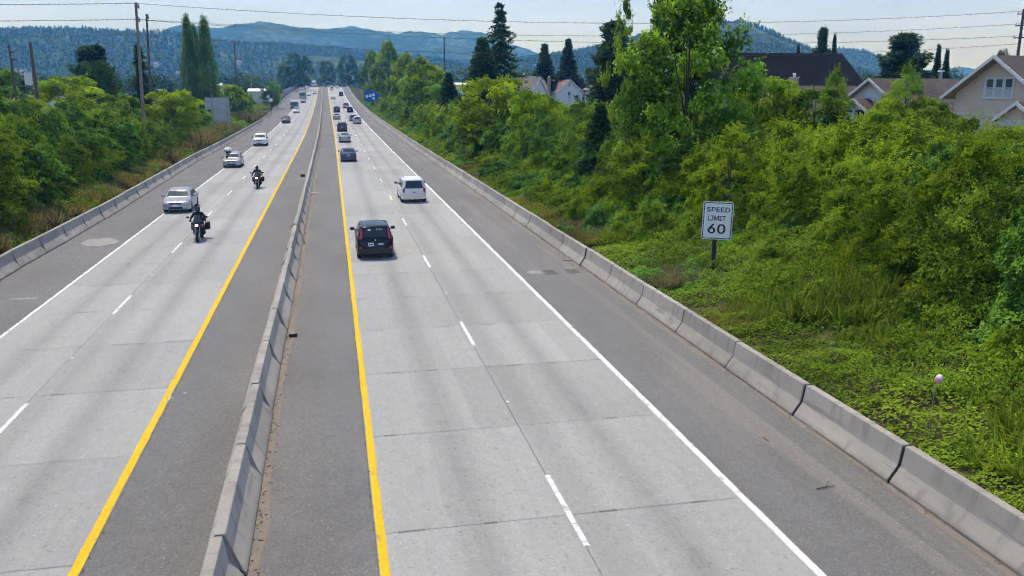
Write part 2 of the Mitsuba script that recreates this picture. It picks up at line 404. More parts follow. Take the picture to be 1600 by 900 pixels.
# ---------------------------------------------------------------- concrete barriers
SEG = 3.81
prof = np.array([[0.38, 0], [0.38, 0.06], [0.365, 0.08], [0.175, 0.35], [0.158, 0.39], [0.095, 0.795], [0.082, 0.81]])
ring = np.vstack([prof, prof[::-1] * [-1, 1]])
def barrier_mesh(L, inset=0.018):
    rings = []
    for y, s in ((-L / 2, 0.965), (-L / 2 + inset, 1.0), (0, 1.0), (L / 2 - inset, 1.0), (L / 2, 0.965)):
        rings.append(np.stack([ring[:, 0] * s, np.full(len(ring), y), ring[:, 1] * (1 if s == 1 else 0.985)], -1))
    P = np.array(rings)
    P = np.concatenate([P, P[:, :1]], 1)
    body = grid(P[:, ::-1])
    n = len(ring)
    caps = []
    for r, flip in ((rings[0], False), (rings[-1], True)):
        f = [[0, i, i + 1] for i in range(1, n - 1)]
        caps.append(tm(r, [x[::-1] for x in f] if flip else f))
    return cat(body, *caps)
bar_ply = mikit.ply(barrier_mesh(SEG - 0.065), 'barrier_concrete', 25)
key_ply = mikit.ply(prism(ring[:, [0, 1]] * 0.93, -0.05, 0.05), 'dark_gap')
def seg_matrix(cx, y, jit=1.0):
    y0, y1 = y - SEG / 2, y + SEG / 2
    yaw = math.atan2(-(float(cx(y1)) - float(cx(y0))), SEG) + jit * rng.normal(0, 0.005)
    pitch = math.atan2(float(rz(y1) - rz(y0)), SEG)
    return T().translate([float(cx(y)) + jit * rng.normal(0, 0.014), y, float(rz(y)) - 0.006]).rotate([0, 0, 1], math.degrees(yaw)).rotate([1, 0, 0], math.degrees(pitch) + jit * rng.normal(0, 0.1))
def barrier_row(cx, y_first, n, label, group, y_end, far_label):
    for k in range(n):
        y = y_first + SEG * k
        key = thing('concrete_barrier', label, 'barrier', group)
        scene[key + '__block'] = {**bar_ply, 'to_world': seg_matrix(cx, y)}
        if k < 40:
            yj = y + SEG / 2
            scene[key + '__joint_plate'] = {**key_ply, 'to_world': xf((float(cx(yj)), yj, float(rz(yj))))}
    ms = []
    y = y_first + SEG * n
    while y < y_end:
        m = barrier_mesh(SEG - 0.03)
        m.apply_transform(np.array(seg_matrix(cx, y).matrix, float))
        ms.append(m); y += SEG
    solo('barrier_row', cat(*ms), 'barrier_concrete', far_label, 'barrier', kind='stuff')
barrier_row(lambda y: right_edge(y) + 0.38, 14.43 - SEG * 1.5, 84, 'grey concrete barrier segment in the row along the right shoulder below the green bank', 'barrier segments along the right shoulder', 520, 'far end of the grey concrete barrier along the right shoulder')
barrier_row(lambda y: -2.14 + xs(y), 17.3 - SEG * 1.5, 84, 'grey concrete barrier segment in the row down the middle between the two yellow lines', 'barrier segments down the median', 500, 'far end of the grey concrete barrier down the middle')
barrier_row(lambda y: left_edge(y) - 0.38, 41.9 - SEG * 2.5, 84, 'grey concrete barrier segment in the row along the left shoulder below the bushes', 'barrier segments along the left shoulder', 520, 'far end of the grey concrete barrier along the left shoulder')

# ---------------------------------------------------------------- far hills
def ridge_mesh(pts, R, front, back, base, rough, n_az=260, seed=0, n_r=26):
    pts = np.array(pts)
    az = np.radians(np.linspace(pts[0, 0], pts[-1, 0], n_az))
    hgt = np.interp(np.degrees(az), pts[:, 0], pts[:, 1]) - (8 if R < 2600 else 0)
    tt = np.concatenate([np.linspace(0, 1, n_r), np.linspace(1, 2, 8)[1:]])
    Z, X, Y = [], [], []
    for t in tt:
        rad = R - front * (1 - t) if t <= 1 else R + back * (t - 1)
        s = sstep(0, 1, t) ** 0.8 if t <= 1 else 1 - sstep(0, 1, t - 1)
        x, y = rad * np.sin(az), rad * np.cos(az)
        q = np.stack([x / rough, y / rough, np.zeros_like(x)], -1)
        nz = (meshkit.fbm(q, 4, seed) - 0.5) * 2 * (hgt - base) * 0.30 * math.sin(min(t, 1) * math.pi) ** 0.7 if 0 < t < 1 else 0 * x
        rid = (meshkit.fbm(np.stack([np.degrees(az) * 1.8, az * 0, az * 0 + seed], -1), 3, seed + 5) - 0.5) * (hgt - base) * 0.06
        Z.append(base + (hgt - base + rid) * s + nz); X.append(x); Y.append(y)
    return grid(np.stack([X, Y, Z], -1))

RIDGES = {}
def add_ridge(name, pts, R, front, back, base, rough, seed, material='hill_woods', bsd=None):
    m = ridge_mesh(pts, R, front, back, base, rough, seed=seed)
    RIDGES[name] = m
    structure(name, m, material, True)
    return m
hill_left = add_ridge('hills', [(-80, 105.), (-40, 125.), (-18.12, 113.8), (-16.23, 116.9), (-13.94, 118.0), (-11.57, 116.5), (-9.83, 113.0), (-7.67, 108.3), (-5.08, 106.0), (-2.41, 102.2), (0.32, 95.5), (2.71, 87.0), (5.13, 78.3), (7.59, 66.6), (10.06, 49.5), (12.55, 33.5), (20, 20.)],
                      1900, 900, 900, 0, 260, 1)
hill_right = add_ridge('hills', [(7.58, 45.0), (10.06, 57.0), (11.72, 66.5), (13.79, 73.6), (15.84, 81.7), (17.88, 94.4), (19.89, 108.0), (22.27, 121.1), (24.62, 126.9), (26.18, 122.8), (27.74, 105.1), (29.29, 86.3), (30.83, 67.8), (32.70, 49.3), (36, 25.), (60, 20.)],
                       1700, 750, 800, 0, 240, 2)
hill_mid = add_ridge('hills', [(25.95, 57.5), (28.60, 87.1), (30.07, 106.3), (31.89, 116.6), (33.16, 112.4), (34.61, 93.7), (36.23, 64.1), (37.97, 44.4), (45, 25.), (70, 25.)], 2500, 700, 800, 0, 260, 3)
add_ridge('mountains', [(-60, 240.), (-30, 200.), (-15.04, 136.3), (-10.19, 180.3), (-9.38, 199.8), (-8.36, 209.3), (-6.53, 203.2), (-5.33, 215.1), (-4.18, 226.8), (-3.05, 215.3), (-1.21, 206.2), (0.36, 205.2), (2.75, 195.8), (5.16, 179.3), (8.42, 158.1), (11.72, 131.6), (15.86, 73.3), (30, 100.)],
          3200, 800, 600, 0, 700, 4)
add_ridge('mountains', [(-2.81, 190.6), (-0.43, 239.8), (0.77, 261.9), (1.65, 270.5), (3.16, 255.8), (4.44, 237.9), (5.17, 248.9), (7.21, 241.7), (8.64, 255.5), (9.75, 247.7), (11.31, 207.4), (12.96, 174.9), (14.62, 128.6), (17.92, 87.3), (25, 200.)],
          3900, 1100, 500, 0, 800, 6)
add_ridge('mountains', [(20, 200.), (31.64, 88.6), (35.92, 86.2), (37.94, 96.2), (38.76, 101.2), (39.92, 89.1), (41.83, 82.1), (60, 300.)], 4500, 700, 400, 0, 900, 7)

# ---------------------------------------------------------------- plants: generators
def unit(v):
    return v / (np.linalg.norm(v, axis=-1, keepdims=True) + 1e-12)

class Leaves:
    def __init__(self):
        self.v, self.f, self.uv, self.n = [], [], [], 0
    def add(self, P, N, D, size, aspect=0.55, fold=0.18, tone=None):
        P = np.asarray(P, float); k = len(P)
        N = unit(N); D = unit(D - (D * N).sum(1, keepdims=True) * N)
        B = np.cross(N, D)
        s = np.broadcast_to(size, (k,))[:, None]
        a = np.broadcast_to(aspect, (k,))[:, None]
        v = np.stack([P - D * s * .5, P + B * s * a * .5 + N * s * fold - D * s * .05, P + D * s * .5 - N * s * fold * .6, P - B * s * a * .5 + N * s * fold - D * s * .05], 1)
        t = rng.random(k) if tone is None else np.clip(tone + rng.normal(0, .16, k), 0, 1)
        uv = np.stack([t, rng.random(k)], 1)
        i = self.n + 4 * np.arange(k)[:, None]
        self.f.append(np.concatenate([i + [0, 1, 2], i + [0, 2, 3]]))
        self.v.append(v.reshape(-1, 3)); self.uv.append(np.repeat(uv, 4, 0)); self.n += 4 * k
    def ply(self, bsdf):
        return mikit.ply(tm(np.concatenate(self.v), np.concatenate(self.f)), bsdf, False, uv=np.concatenate(self.uv))
    def mesh(self):
        return tm(np.concatenate(self.v), np.concatenate(self.f)), np.concatenate(self.uv)

def rdir(k):
    return unit(rng.normal(size=(k, 3)))

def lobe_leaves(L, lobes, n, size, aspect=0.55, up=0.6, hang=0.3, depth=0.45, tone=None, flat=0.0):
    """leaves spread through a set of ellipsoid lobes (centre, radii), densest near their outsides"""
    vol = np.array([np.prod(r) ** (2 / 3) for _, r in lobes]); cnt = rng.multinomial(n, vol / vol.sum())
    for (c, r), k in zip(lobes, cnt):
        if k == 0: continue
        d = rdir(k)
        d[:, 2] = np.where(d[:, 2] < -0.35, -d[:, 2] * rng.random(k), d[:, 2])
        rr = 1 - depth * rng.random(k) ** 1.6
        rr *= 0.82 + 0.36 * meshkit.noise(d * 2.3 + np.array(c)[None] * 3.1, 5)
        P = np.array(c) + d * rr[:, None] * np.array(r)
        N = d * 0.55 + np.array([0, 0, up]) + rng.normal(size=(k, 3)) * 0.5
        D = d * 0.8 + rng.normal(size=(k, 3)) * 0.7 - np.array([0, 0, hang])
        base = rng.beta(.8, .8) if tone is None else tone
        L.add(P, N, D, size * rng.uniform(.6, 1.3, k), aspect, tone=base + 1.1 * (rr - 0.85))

def shoots(L, starts, dirs, lens, per, size, aspect=0.5, droop=0.25):
    """leafy twigs that stand out of a crown"""
    for s, d, l in zip(starts, dirs, lens):
        t = np.linspace(0.05, 1, per)
        P = s + d * (t * l)[:, None] + np.array([0, 0, -droop * l])[None] * (t ** 2)[:, None] + rng.normal(0, size * .35, (per, 3))
        N = rng.normal(size=(per, 3)) * .5 + [0, 0, .8]
        D = d + rng.normal(size=(per, 3)) * .8
        L.add(P, N, D, size * (1.15 - 0.5 * t) * rng.uniform(.8, 1.2, per), aspect, tone=rng.beta(.9, .7) * .8 + .3 * t)

def crown_shoots(L, lobes, n, l, per, size, **kw):
    i = rng.integers(len(lobes), size=n)
    d = rdir(n); d[:, 2] = np.abs(d[:, 2]) * 1.0; d = unit(d)
    st = np.array([np.array(lobes[j][0]) + d[m] * np.array(lobes[j][1]) * .75 for m, j in enumerate(i)])
    d = unit(d + [0, 0, .5] + rng.normal(size=(n, 3)) * .25)
    shoots(L, st, d, l * rng.uniform(.5, 1.3, n), per, size, **kw)

def bush_lobes(rad, h, n, spread=0.85):
    """many small clumps on a rough dome, some pushed outward so that dark gaps stay between them"""
    out = []
    for k in range(n):
        a, el = rng.uniform(0, 2 * np.pi), math.asin(rng.random() ** .8)
        m = rng.uniform(.50, 1.05)
        q = spread * rad * math.cos(el) * m
        r = rad * rng.uniform(.13, .25)
        out.append(((q * math.cos(a), q * math.sin(a), max(h * math.sin(el) * m * .92, r * .5)), (r, r, r * rng.uniform(.6, .95))))
    return out

def shapegroup(name, plydict):
    scene[name] = {'type': 'shapegroup', 'shape': plydict}
    return name
def inst(key, group, to_world):
    scene[key] = {'type': 'instance', 'shapegroup': {'type': 'ref', 'id': group}, 'to_world': to_world}
    return key

# --- shrub and thicket crowns, about 2 m across the radius
BUSH = {}
def make_bush(tag, bsdf, rad, h, nl, n, size, aspect, nshoot=30, sl=.7, hang=.3, up=.6, sdroop=.2):
    L = Leaves(); lo = bush_lobes(rad, h, nl)
    lobe_leaves(L, lo, n, size, aspect, up=up, hang=hang)
    if nshoot: crown_shoots(L, lo, nshoot, sl, 14, size * .95, aspect=aspect, droop=sdroop)
    BUSH[tag] = shapegroup('bush_form_' + tag, L.ply(bsdf)); return tag
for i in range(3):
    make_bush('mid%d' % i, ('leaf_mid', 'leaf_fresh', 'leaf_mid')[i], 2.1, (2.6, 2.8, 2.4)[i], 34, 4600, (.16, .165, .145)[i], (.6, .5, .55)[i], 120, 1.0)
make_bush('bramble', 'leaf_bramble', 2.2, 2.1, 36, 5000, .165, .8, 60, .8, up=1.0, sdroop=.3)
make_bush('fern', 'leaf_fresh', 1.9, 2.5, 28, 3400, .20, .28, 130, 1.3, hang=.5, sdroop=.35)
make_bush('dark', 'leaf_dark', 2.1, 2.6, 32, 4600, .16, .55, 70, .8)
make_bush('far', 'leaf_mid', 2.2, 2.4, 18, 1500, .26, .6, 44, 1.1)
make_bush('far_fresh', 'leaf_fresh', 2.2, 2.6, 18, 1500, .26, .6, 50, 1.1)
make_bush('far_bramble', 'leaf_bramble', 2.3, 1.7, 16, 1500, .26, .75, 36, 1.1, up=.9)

# --- low ground cover, 3 m patches
COVER = {}
def disc(n, r):
    a, q = rng.uniform(0, 2 * np.pi, n), r * np.sqrt(rng.random(n))
    return np.stack([q * np.cos(a), q * np.sin(a), np.zeros(n)], 1)
def make_cover(tag, bsdf, n, size, aspect, hgt, half=1.75, up=1.0):
    L = Leaves()
    P = disc(n, half * 1.06)
    hm = meshkit.fbm(np.concatenate([P[:, :2] * 1.3, np.full((n, 1), len(COVER) * 3.7)], 1), 3)
    P[:, 2] = hgt * (0.06 + 2.3 * np.clip(hm - .30, 0, 1)) * (1 - .75 * rng.random(n) ** 2.2)
    L.add(P, rng.normal(size=(n, 3)) * .5 + [0, 0, up], rng.normal(size=(n, 3)), size * rng.uniform(.55, 1.25, n), aspect, tone=0.15 + 0.85 * hm)
    COVER[tag] = shapegroup('cover_form_' + tag, L.ply(bsdf)); return tag
def make_grass(tag, bsdf, tufts, per, hgt, half=1.75, wid=.02, lean=.5):
    L = Leaves()
    c = disc(tufts, half * .95)
    n = tufts * per
    base = np.repeat(c, per, 0) + np.concatenate([rng.normal(0, .09, (n, 2)), np.zeros((n, 1))], 1)
    d = unit(np.concatenate([rng.normal(0, lean, (n, 2)), np.ones((n, 1))], 1))
    l = hgt * rng.uniform(.5, 1.25, n)
    N = np.cross(d, rng.normal(size=(n, 3)))
    L.add(base + d * l[:, None] * .5, N, d, l, wid / l * 2.2, fold=.06)
    COVER[tag] = shapegroup('cover_form_' + tag, L.ply(bsdf)); return tag
make_cover('leafy0', 'leaf_bramble', 3000, .115, .8, .85)
make_cover('leafy1', 'leaf_mid', 3000, .10, .7, .75)
make_cover('leafy2', 'leaf_fresh', 2600, .115, .5, .85)
make_cover('far', 'leaf_bramble', 1100, .17, .75, .6)
make_cover('far2', 'leaf_fresh', 1100, .17, .6, .6)
make_grass('grass0', 'grass_blade', 70, 26, .60, lean=.55)
make_grass('grass1', 'grass_blade', 46, 24, .85, lean=.6)
make_grass('dry0', 'grass_dry', 60, 24, .75, wid=.018)
make_grass('far_dry', 'grass_dry', 46, 14, .95, wid=.035)
make_grass('far_grass', 'grass_blade', 50, 14, .9, wid=.035)

def slope_xf(x, y, rz_, s, sz=None, dz=0.0):
    """stand a patch on the slope: upright plants, foot sheared to follow the ground"""
    e = 0.8
    gxx = float(ground_z(x + e, y) - ground_z(x - e, y)) / (2 * e); gyy = float(ground_z(x, y + e) - ground_z(x, y - e)) / (2 * e)
    gxx, gyy = np.clip(gxx, -.9, .9), np.clip(gyy, -.9, .9)
    z0 = float(ground_z(x, y)) + dz
    S = np.array([[1, 0, 0, x], [0, 1, 0, y], [gxx, gyy, 1, z0], [0, 0, 0, 1.0]])
    return T(S) @ T().rotate([0, 0, 1], math.degrees(rz_)).scale([s, s, sz or s])

def stuff_key(name):
    c = STUFF.get(name, 0); STUFF[name] = c + 1
    return '%s__%03d' % (name, c + 1)
STUFF = {}
def scatter(name, group, x, y, s=1.0, sz=None, dz=0.0):
    inst(stuff_key(name), group, slope_xf(x, y, rng.uniform(0, 6.28), s, sz, dz))

# ---------------------------------------------------------------- ground cover on the banks
lab('bank_undergrowth', 'low brambles and weeds covering the right hand bank behind the barrier', kind='stuff')
lab('bank_grass', 'long green grass tufts growing through the weeds on the right bank', kind='stuff')
lab('verge_dry_grass', 'straw coloured dry grass along the foot of both banks behind the barriers', kind='stuff')
lab('fern_undergrowth', 'brambles and ferny weeds covering the left hand bank behind the barrier', kind='stuff')
y = 6.0
while y < 340:
    far = y > 95
    st = 2.6 if not far else 4.2
    sc = 1.0 if not far else 1.7
    e = float(right_edge(y)) + 0.9
    d = 0.9 if not far else 2.0
    while d < (16 if not far else 13):
        yy, dd = y + rng.uniform(-.8, .8), d + rng.uniform(-.4, .4)
        pick = meshkit.noise(np.array([dd * .22, yy * .15, 0.5]), 2)
        if far: t = 'far' if pick > .5 else 'far2'
        else: t = 'leafy%d' % int(np.clip(pick * 4.6 - .8, 0, 2.99))
        edge = 0.55 if d < 1.6 else 1.0
        scatter('bank_undergrowth', COVER[t], e + max(dd, .9 if not far else 2.3) + (.6 if not far else 1.2), yy, sc * rng.uniform(.85, 1.15), sc * edge * rng.uniform(.7, 1.3))
        if far and rng.random() < .8 and d > 2.2:
            scatter('bank_undergrowth', BUSH[('far', 'far_fresh', 'far_bramble')[rng.integers(3)]], e + dd + 1.2, yy + rng.uniform(-1.5, 1.5), rng.uniform(.42, .8), rng.uniform(.42, .75))
        if not far and rng.random() < .85 and d > 1.5:
            b = ('bramble', 'mid2', 'fern', 'mid0', 'mid1')[rng.integers(5)]
            scatter('bank_undergrowth', BUSH[b], e + dd + rng.uniform(-.8, 1.2) + .9, yy + rng.uniform(-1, 1), *((rng.uniform(.18, .40), rng.uniform(.16, .40)) if y < 38 else (rng.uniform(.36, .68), rng.uniform(.36, .72))))
        if not far and y > 40:
            scatter('bank_undergrowth', BUSH[('mid0', 'bramble', 'fern', 'mid1', 'mid2')[rng.integers(5)]], e + max(dd, 1.1) + .9 + rng.uniform(-.2, .8), yy + rng.uniform(-1.2, 1.2), rng.uniform(.36, .72), rng.uniform(.36, .75))
        if rng.random() < (.38 if d < 6 else .2):
            scatter('bank_grass', COVER[('grass%d' % rng.integers(2)) if not far else 'far_grass'], e + max(dd, 1.6 * sc) + .9, yy + rng.uniform(-1, 1), sc * rng.uniform(.7, 1.0), sc * rng.uniform(.55, 1.05))
        if d < 1.6 and rng.random() < (.04 + .5 * (y > 40)):
            scatter('verge_dry_grass', COVER['dry0' if not far else 'far_dry'], e + 1.45 * sc, yy, sc * .7, sc * rng.uniform(.4, .8))
        d += st
    y += st
y = 26.0
while y < 340:
    far = y > 95
    st = 2.7 if not far else 4.2
    sc = 1.05 if not far else 1.7
    e = float(left_edge(y)) - 0.9
    d = 1.5
    while d < 11:
        yy, dd = y + rng.uniform(-.8, .8), d + rng.uniform(-.4, .4)
        pick = meshkit.noise(np.array([dd * .22, yy * .12, 7.5]), 2)
        t = ('far' if pick > .5 else 'far2') if far else 'leafy%d' % int(np.clip(pick * 4.6 - .8, 0, 2.99))
        if far and rng.random() < .8 and d > 2.4:
            scatter('fern_undergrowth', BUSH[('far', 'far_fresh', 'far_bramble')[rng.integers(3)]], e - dd - 1.6, yy + rng.uniform(-1.5, 1.5), rng.uniform(.3, .6), rng.uniform(.3, .55))
        if not far and rng.random() < .8 and d > 1.9:
            scatter('fern_undergrowth', BUSH[('bramble', 'mid2', 'fern', 'mid0', 'bramble')[rng.integers(5)]], e - dd - .8, yy + rng.uniform(-1, 1), rng.uniform(.22, .5), rng.uniform(.2, .5))
        if d > 2.5 or rng.random() < .35:
            scatter('fern_undergrowth', COVER[t], e - max(dd, 1.7 if not far else 3.2) - .4, yy, sc * rng.uniform(.85, 1.2), sc * rng.uniform(.8, 1.5))
        if d < 4.5 and rng.random() < (.95 - .16 * d) * float(np.interp(y, [60, 110, 180], [1, .7, .4])):
            scatter('verge_dry_grass', COVER['dry0' if not far else 'far_dry'], e - max(dd, 1.5 if not far else 2.2) - .5 * sc, yy, sc * .9, sc * rng.uniform(.8, 1.45))
        d += st
    y += st

# ---------------------------------------------------------------- thickets
lab('bank_thicket', 'dense thicket of mixed green bushes climbing the right bank towards the houses', kind='stuff')
lab('hedge_thicket', 'dense thicket of brambles and bushes along the top of the left bank', kind='stuff')
def stack_bush(name, t, x, y, s, height, far):
    """fills the height with bushes standing over one another, none of them stretched much"""
    one = 2.5 * s
    n = max(1, int(round(height / (one * .92))))
    for i in range(n):
        k = t if i == 0 or rng.random() < .5 else (('mid0', 'mid1', 'fern', 'mid2', 'bramble', 'dark')[rng.integers(6)] if not far else ('far', 'far_fresh')[rng.integers(2)])
        z = (height - height / n) * i / max(1, n - 1) if n > 1 else 0
        si = s * (1 - .16 * i / max(1, n - 1) if n > 1 else 1) * rng.uniform(.9, 1.1)
        scatter(name, BUSH[k], x + rng.uniform(-.5, .5) * (i > 0) + .25 * i, y + rng.uniform(-.5, .5) * (i > 0), si, max(.75 * si, height / n / 2.4 * rng.uniform(.95, 1.2)), -.15 + z)
y = 9.0
while y < 330:
    far = y > 100
    st = 2.5 if not far else 4.4
    d0 = float(np.interp(y, [0, 18, 23, 27, 34, 45, 70, 100, 150, 330], [6.3, 6.1, 6.9, 7.8, 8.0, 6.4, 5.8, 5.2, 4.6, 4.0]))
    d1 = float(np.interp(y, [0, 30, 50, 70, 100, 150, 330], [24, 27, 26, 24, 22, 17, 15]))
    d = d0 + rng.uniform(-.6, .6)
    row = 0
    while d < d1:
        x, yy = float(right_edge(y)) + d + rng.uniform(-.6, .6), y + rng.uniform(-.9, .9)
        pick = meshkit.fbm(np.array([x * .12, yy * .10, 3.3]), 2) + rng.normal(0, .09)
        t = ('mid0', 'fern', 'mid1', 'bramble', 'mid2', 'dark')[int(np.clip((pick - .2) / .6 * 6, 0, 5.99))] if not far else ('far', 'far_fresh', 'far_bramble')[int(np.clip((pick - .25) / .5 * 3, 0, 2.99))]
        s = (0.72 + 0.10 * min(row, 4)) * rng.uniform(.85, 1.15) * (1.0 if not far else 1.35)
        top = float(np.interp(y, [0, 30, 60, 150, 330], [5.9, 5.9, 5.5, 5.4, 6.4])) + (-.7 if row == 0 else 0) + rng.normal(0, .35) - (1.0 if x > .62 * yy and d > 12 else 0)
        stack_bush('bank_thicket', t, x, yy, s * 1.05, max(1.3, top - float(ground_z(x, yy))), far)
        d += st * rng.uniform(.85, 1.15); row += 1
    y += st
y = 36.0
while y < 330:
    far = y > 120
    st = 3.0 if not far else 4.8
    d0 = float(np.interp(y, [30, 60, 100, 150, 200, 330], [4.3, 4.2, 4.6, 5.6, 7, 9]))
    d = d0 + rng.uniform(-.6, .6); row = 0
    while d < d0 + (13 if y < 120 else 9):
        x, yy = float(left_edge(y)) - d + rng.uniform(-.6, .6), y + rng.uniform(-1, 1)
        pick = meshkit.fbm(np.array([x * .12, yy * .09, 9.3]), 2) + rng.normal(0, .1)
        t = ('bramble', 'mid1', 'dark', 'mid0', 'bramble', 'mid2')[int(np.clip((pick - .2) / .6 * 6, 0, 5.99))] if not far else ('far', 'far_fresh', 'far_bramble')[int(np.clip((pick - .25) / .5 * 3, 0, 2.99))]
        s = (0.85 + .1 * min(row, 3)) * rng.uniform(.85, 1.2) * (1.0 if not far else 1.3)
        top = float(np.interp(y, [30, 85, 110, 170, 330], [6.2, 6.2, 5.0, 4.2, 5.0])) + (-1.1 if row == 0 else 0) + rng.normal(0, .5)
        stack_bush('hedge_thicket', t, x, yy, s, max(.9, top - float(ground_z(x, yy))), far)
        d += st * rng.uniform(.85, 1.15); row += 1
    y += st

# ---------------------------------------------------------------- trees: forms (unit height and width where noted)
rng = np.random.default_rng(204)
FORM = {}
def form(tag, L, bsdf, trunk=None):
    FORM[tag] = (shapegroup('tree_form_' + tag, L.ply(bsdf)), None if trunk is None else shapegroup('trunk_form_' + tag, mikit.ply(trunk, 'bark', True)))

def limbs_to(targets, h0, r0, lean=0.0):
    """tapered trunk with limbs reaching towards the given points"""
    top = max(t[2] for t in targets)
    tr = np.array([[0, 0, -.02], [.004 + lean * .3, 0, h0], [lean * .6, .004, (h0 + top) / 2], [lean, 0, top * .96]])
    ms = [tube(tr, [r0 * 1.25, r0, r0 * .62, r0 * .12], 7)]
    for t in targets:
        t = np.array(t)
        z = h0 + (t[2] - h0) * .35 if t[2] > h0 else h0 * .8
        s = np.array([np.interp(z, tr[:, 2], tr[:, 0]), 0, z])
        mid = (s + t) / 2 + [0, 0, .02]
        ms.append(tube([s, mid, t], [r0 * .42, r0 * .26, r0 * .08], 5))
    return cat(*ms)

def make_broadleaf(tag, bsdf, n, size, nl, shape, aspect=.6, base=.14, nsh=60, sl=.10, lr=(.10, .19), up=.5, hang=.3, r0=.022):
    """crown of unit height and about unit width: shape(t) is the half width at the height t"""
    L = Leaves(); lo = []
    for k in range(nl):
        t = base + (1 - base) * (k + rng.random()) / nl
        w = shape((t - base) / (1 - base))
        a, q = k * 2.4 + rng.normal(0, .4), w * math.sqrt(rng.uniform(.25, 1.0))
        r = rng.uniform(*lr) * (0.55 + .6 * w)
        lo.append(((q * math.cos(a), q * math.sin(a), min(t, 1 - r * .6)), (r, r, r * rng.uniform(.7, 1.0))))
    lobe_leaves(L, lo, n, size, aspect, up=up, hang=hang)
    crown_shoots(L, lo, nsh, sl, 12, size * .95, aspect=aspect)
    form(tag, L, bsdf, limbs_to([l[0] for l in lo[::max(1, nl // 14)]], base + .04, r0))

dome = lambda t: .46 * math.sqrt(max(0, 1 - (1.7 * t - .75) ** 2)) if t > .02 else .22
egg = lambda t: .44 * math.sin(math.pi * min(1, .12 + .88 * t) ** .8) + .02
column = lambda t: .46 * min(1, (t + .05) / .22) ** .6 * min(1, ((1.02 - t) / .62)) ** .75
cone = lambda t: .48 * (1 - t) ** .7 + .04
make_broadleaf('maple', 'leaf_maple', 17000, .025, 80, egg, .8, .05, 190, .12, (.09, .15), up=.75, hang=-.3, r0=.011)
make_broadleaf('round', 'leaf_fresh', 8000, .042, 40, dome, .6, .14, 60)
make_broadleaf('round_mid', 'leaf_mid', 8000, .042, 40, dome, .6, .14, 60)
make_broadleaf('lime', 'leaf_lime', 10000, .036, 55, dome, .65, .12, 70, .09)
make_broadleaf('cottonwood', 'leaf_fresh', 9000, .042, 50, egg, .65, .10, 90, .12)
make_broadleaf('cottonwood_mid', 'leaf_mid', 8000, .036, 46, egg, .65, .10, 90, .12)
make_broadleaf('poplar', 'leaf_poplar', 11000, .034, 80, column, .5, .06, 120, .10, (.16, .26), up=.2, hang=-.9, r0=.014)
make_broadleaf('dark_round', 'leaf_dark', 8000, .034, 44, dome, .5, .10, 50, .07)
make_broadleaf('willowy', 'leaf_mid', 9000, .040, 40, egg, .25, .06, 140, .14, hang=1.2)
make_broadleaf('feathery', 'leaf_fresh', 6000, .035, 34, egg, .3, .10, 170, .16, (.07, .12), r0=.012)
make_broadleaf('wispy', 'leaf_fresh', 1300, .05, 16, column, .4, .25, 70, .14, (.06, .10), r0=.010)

def make_conifer(tag, bsdf, whorls, per, shape, droop, size, dens, jag=.25, upturn=0.0, base=.05, gap=0.0):
    L = Leaves(); ms = [tube([[0, 0, -.02], [0, 0, .5], [0, 0, .985]], [.016, .010, .002], 7)]
    for w in range(whorls):
        t = base + (1 - base) * (w + rng.uniform(-.3, .3)) / whorls
        R = shape(np.clip((t - base) / (1 - base), 0, 1))
        for b in range(per):
            if rng.random() < gap: continue
            a = rng.uniform(0, 2 * np.pi)
            l = R * rng.uniform(1 - jag, 1.08)
            d = np.array([math.cos(a), math.sin(a), 0])
            m = max(3, int(dens * l / .4) + 2)
            u = np.linspace(.12, 1, m)
            ax = d * (l * u)[:, None] + np.stack([0 * u, 0 * u, t - droop * l * u ** 1.3 + upturn * l * u ** 2.5], 1)
            sd = np.cross(d, [0, 0, 1.0])
            for sgn in (-1, 1, 0):
                P = ax + sgn * sd * (size * .45 * (1.15 - .6 * u))[:, None] + rng.normal(0, size * .10, (m, 3))
                D = d + sgn * sd * .8 + np.array([0, 0, -.15])
                N = np.tile([0, 0, 1.0], (m, 1)) + rng.normal(size=(m, 3)) * .35
                L.add(P, N, np.tile(D, (m, 1)), size * (1.2 - .5 * u) * rng.uniform(.8, 1.2, m), .42, fold=-.12)
            if l > .12 and b % 3 == 0: ms.append(tube([[0, 0, t], ax[-1]], [.004, .001], 4))
    form(tag, L, bsdf, cat(*ms))
make_conifer('fir', 'needle', 34, 12, lambda t: .5 * (1 - t) ** .85 + .015, .45, .085, 9, upturn=.25)
make_conifer('fir_open', 'needle', 26, 8, lambda t: .5 * (1 - t) ** .75 * (.75 + .5 * abs(math.sin(19 * t))) + .02, .55, .075, 9, .5, .35, gap=.3)
make_conifer('cedar', 'needle', 38, 15, lambda t: .5 * (1 - t) ** .55 * (.8 + .2 * math.sin(23 * t)) + .01, .15, .095, 9, .5, .45)
make_conifer('spire', 'needle', 34, 8, lambda t: .5 * (1 - t) ** .6 + .05, .7, .12, 6, .45, .2)

def tree(name, form_tag, p, width, label, category='tree', group=None, depth=None, zb=None, trunk=True):
    """p = (x, y, z of the tip); stands on the ground there"""
    x, y, zt = p
    z0 = (float(ground_z(x, y)) if zb is None else zb) - .1
    h = zt - z0
    key = thing(name, label, category, group)
    m = xf((x, y, z0), rng.uniform(0, 6.28), (width, depth or width, h))
    inst(key + '__crown', FORM[form_tag][0], m)
    if trunk: inst(key + '__trunk', FORM[form_tag][1], m)
    return key

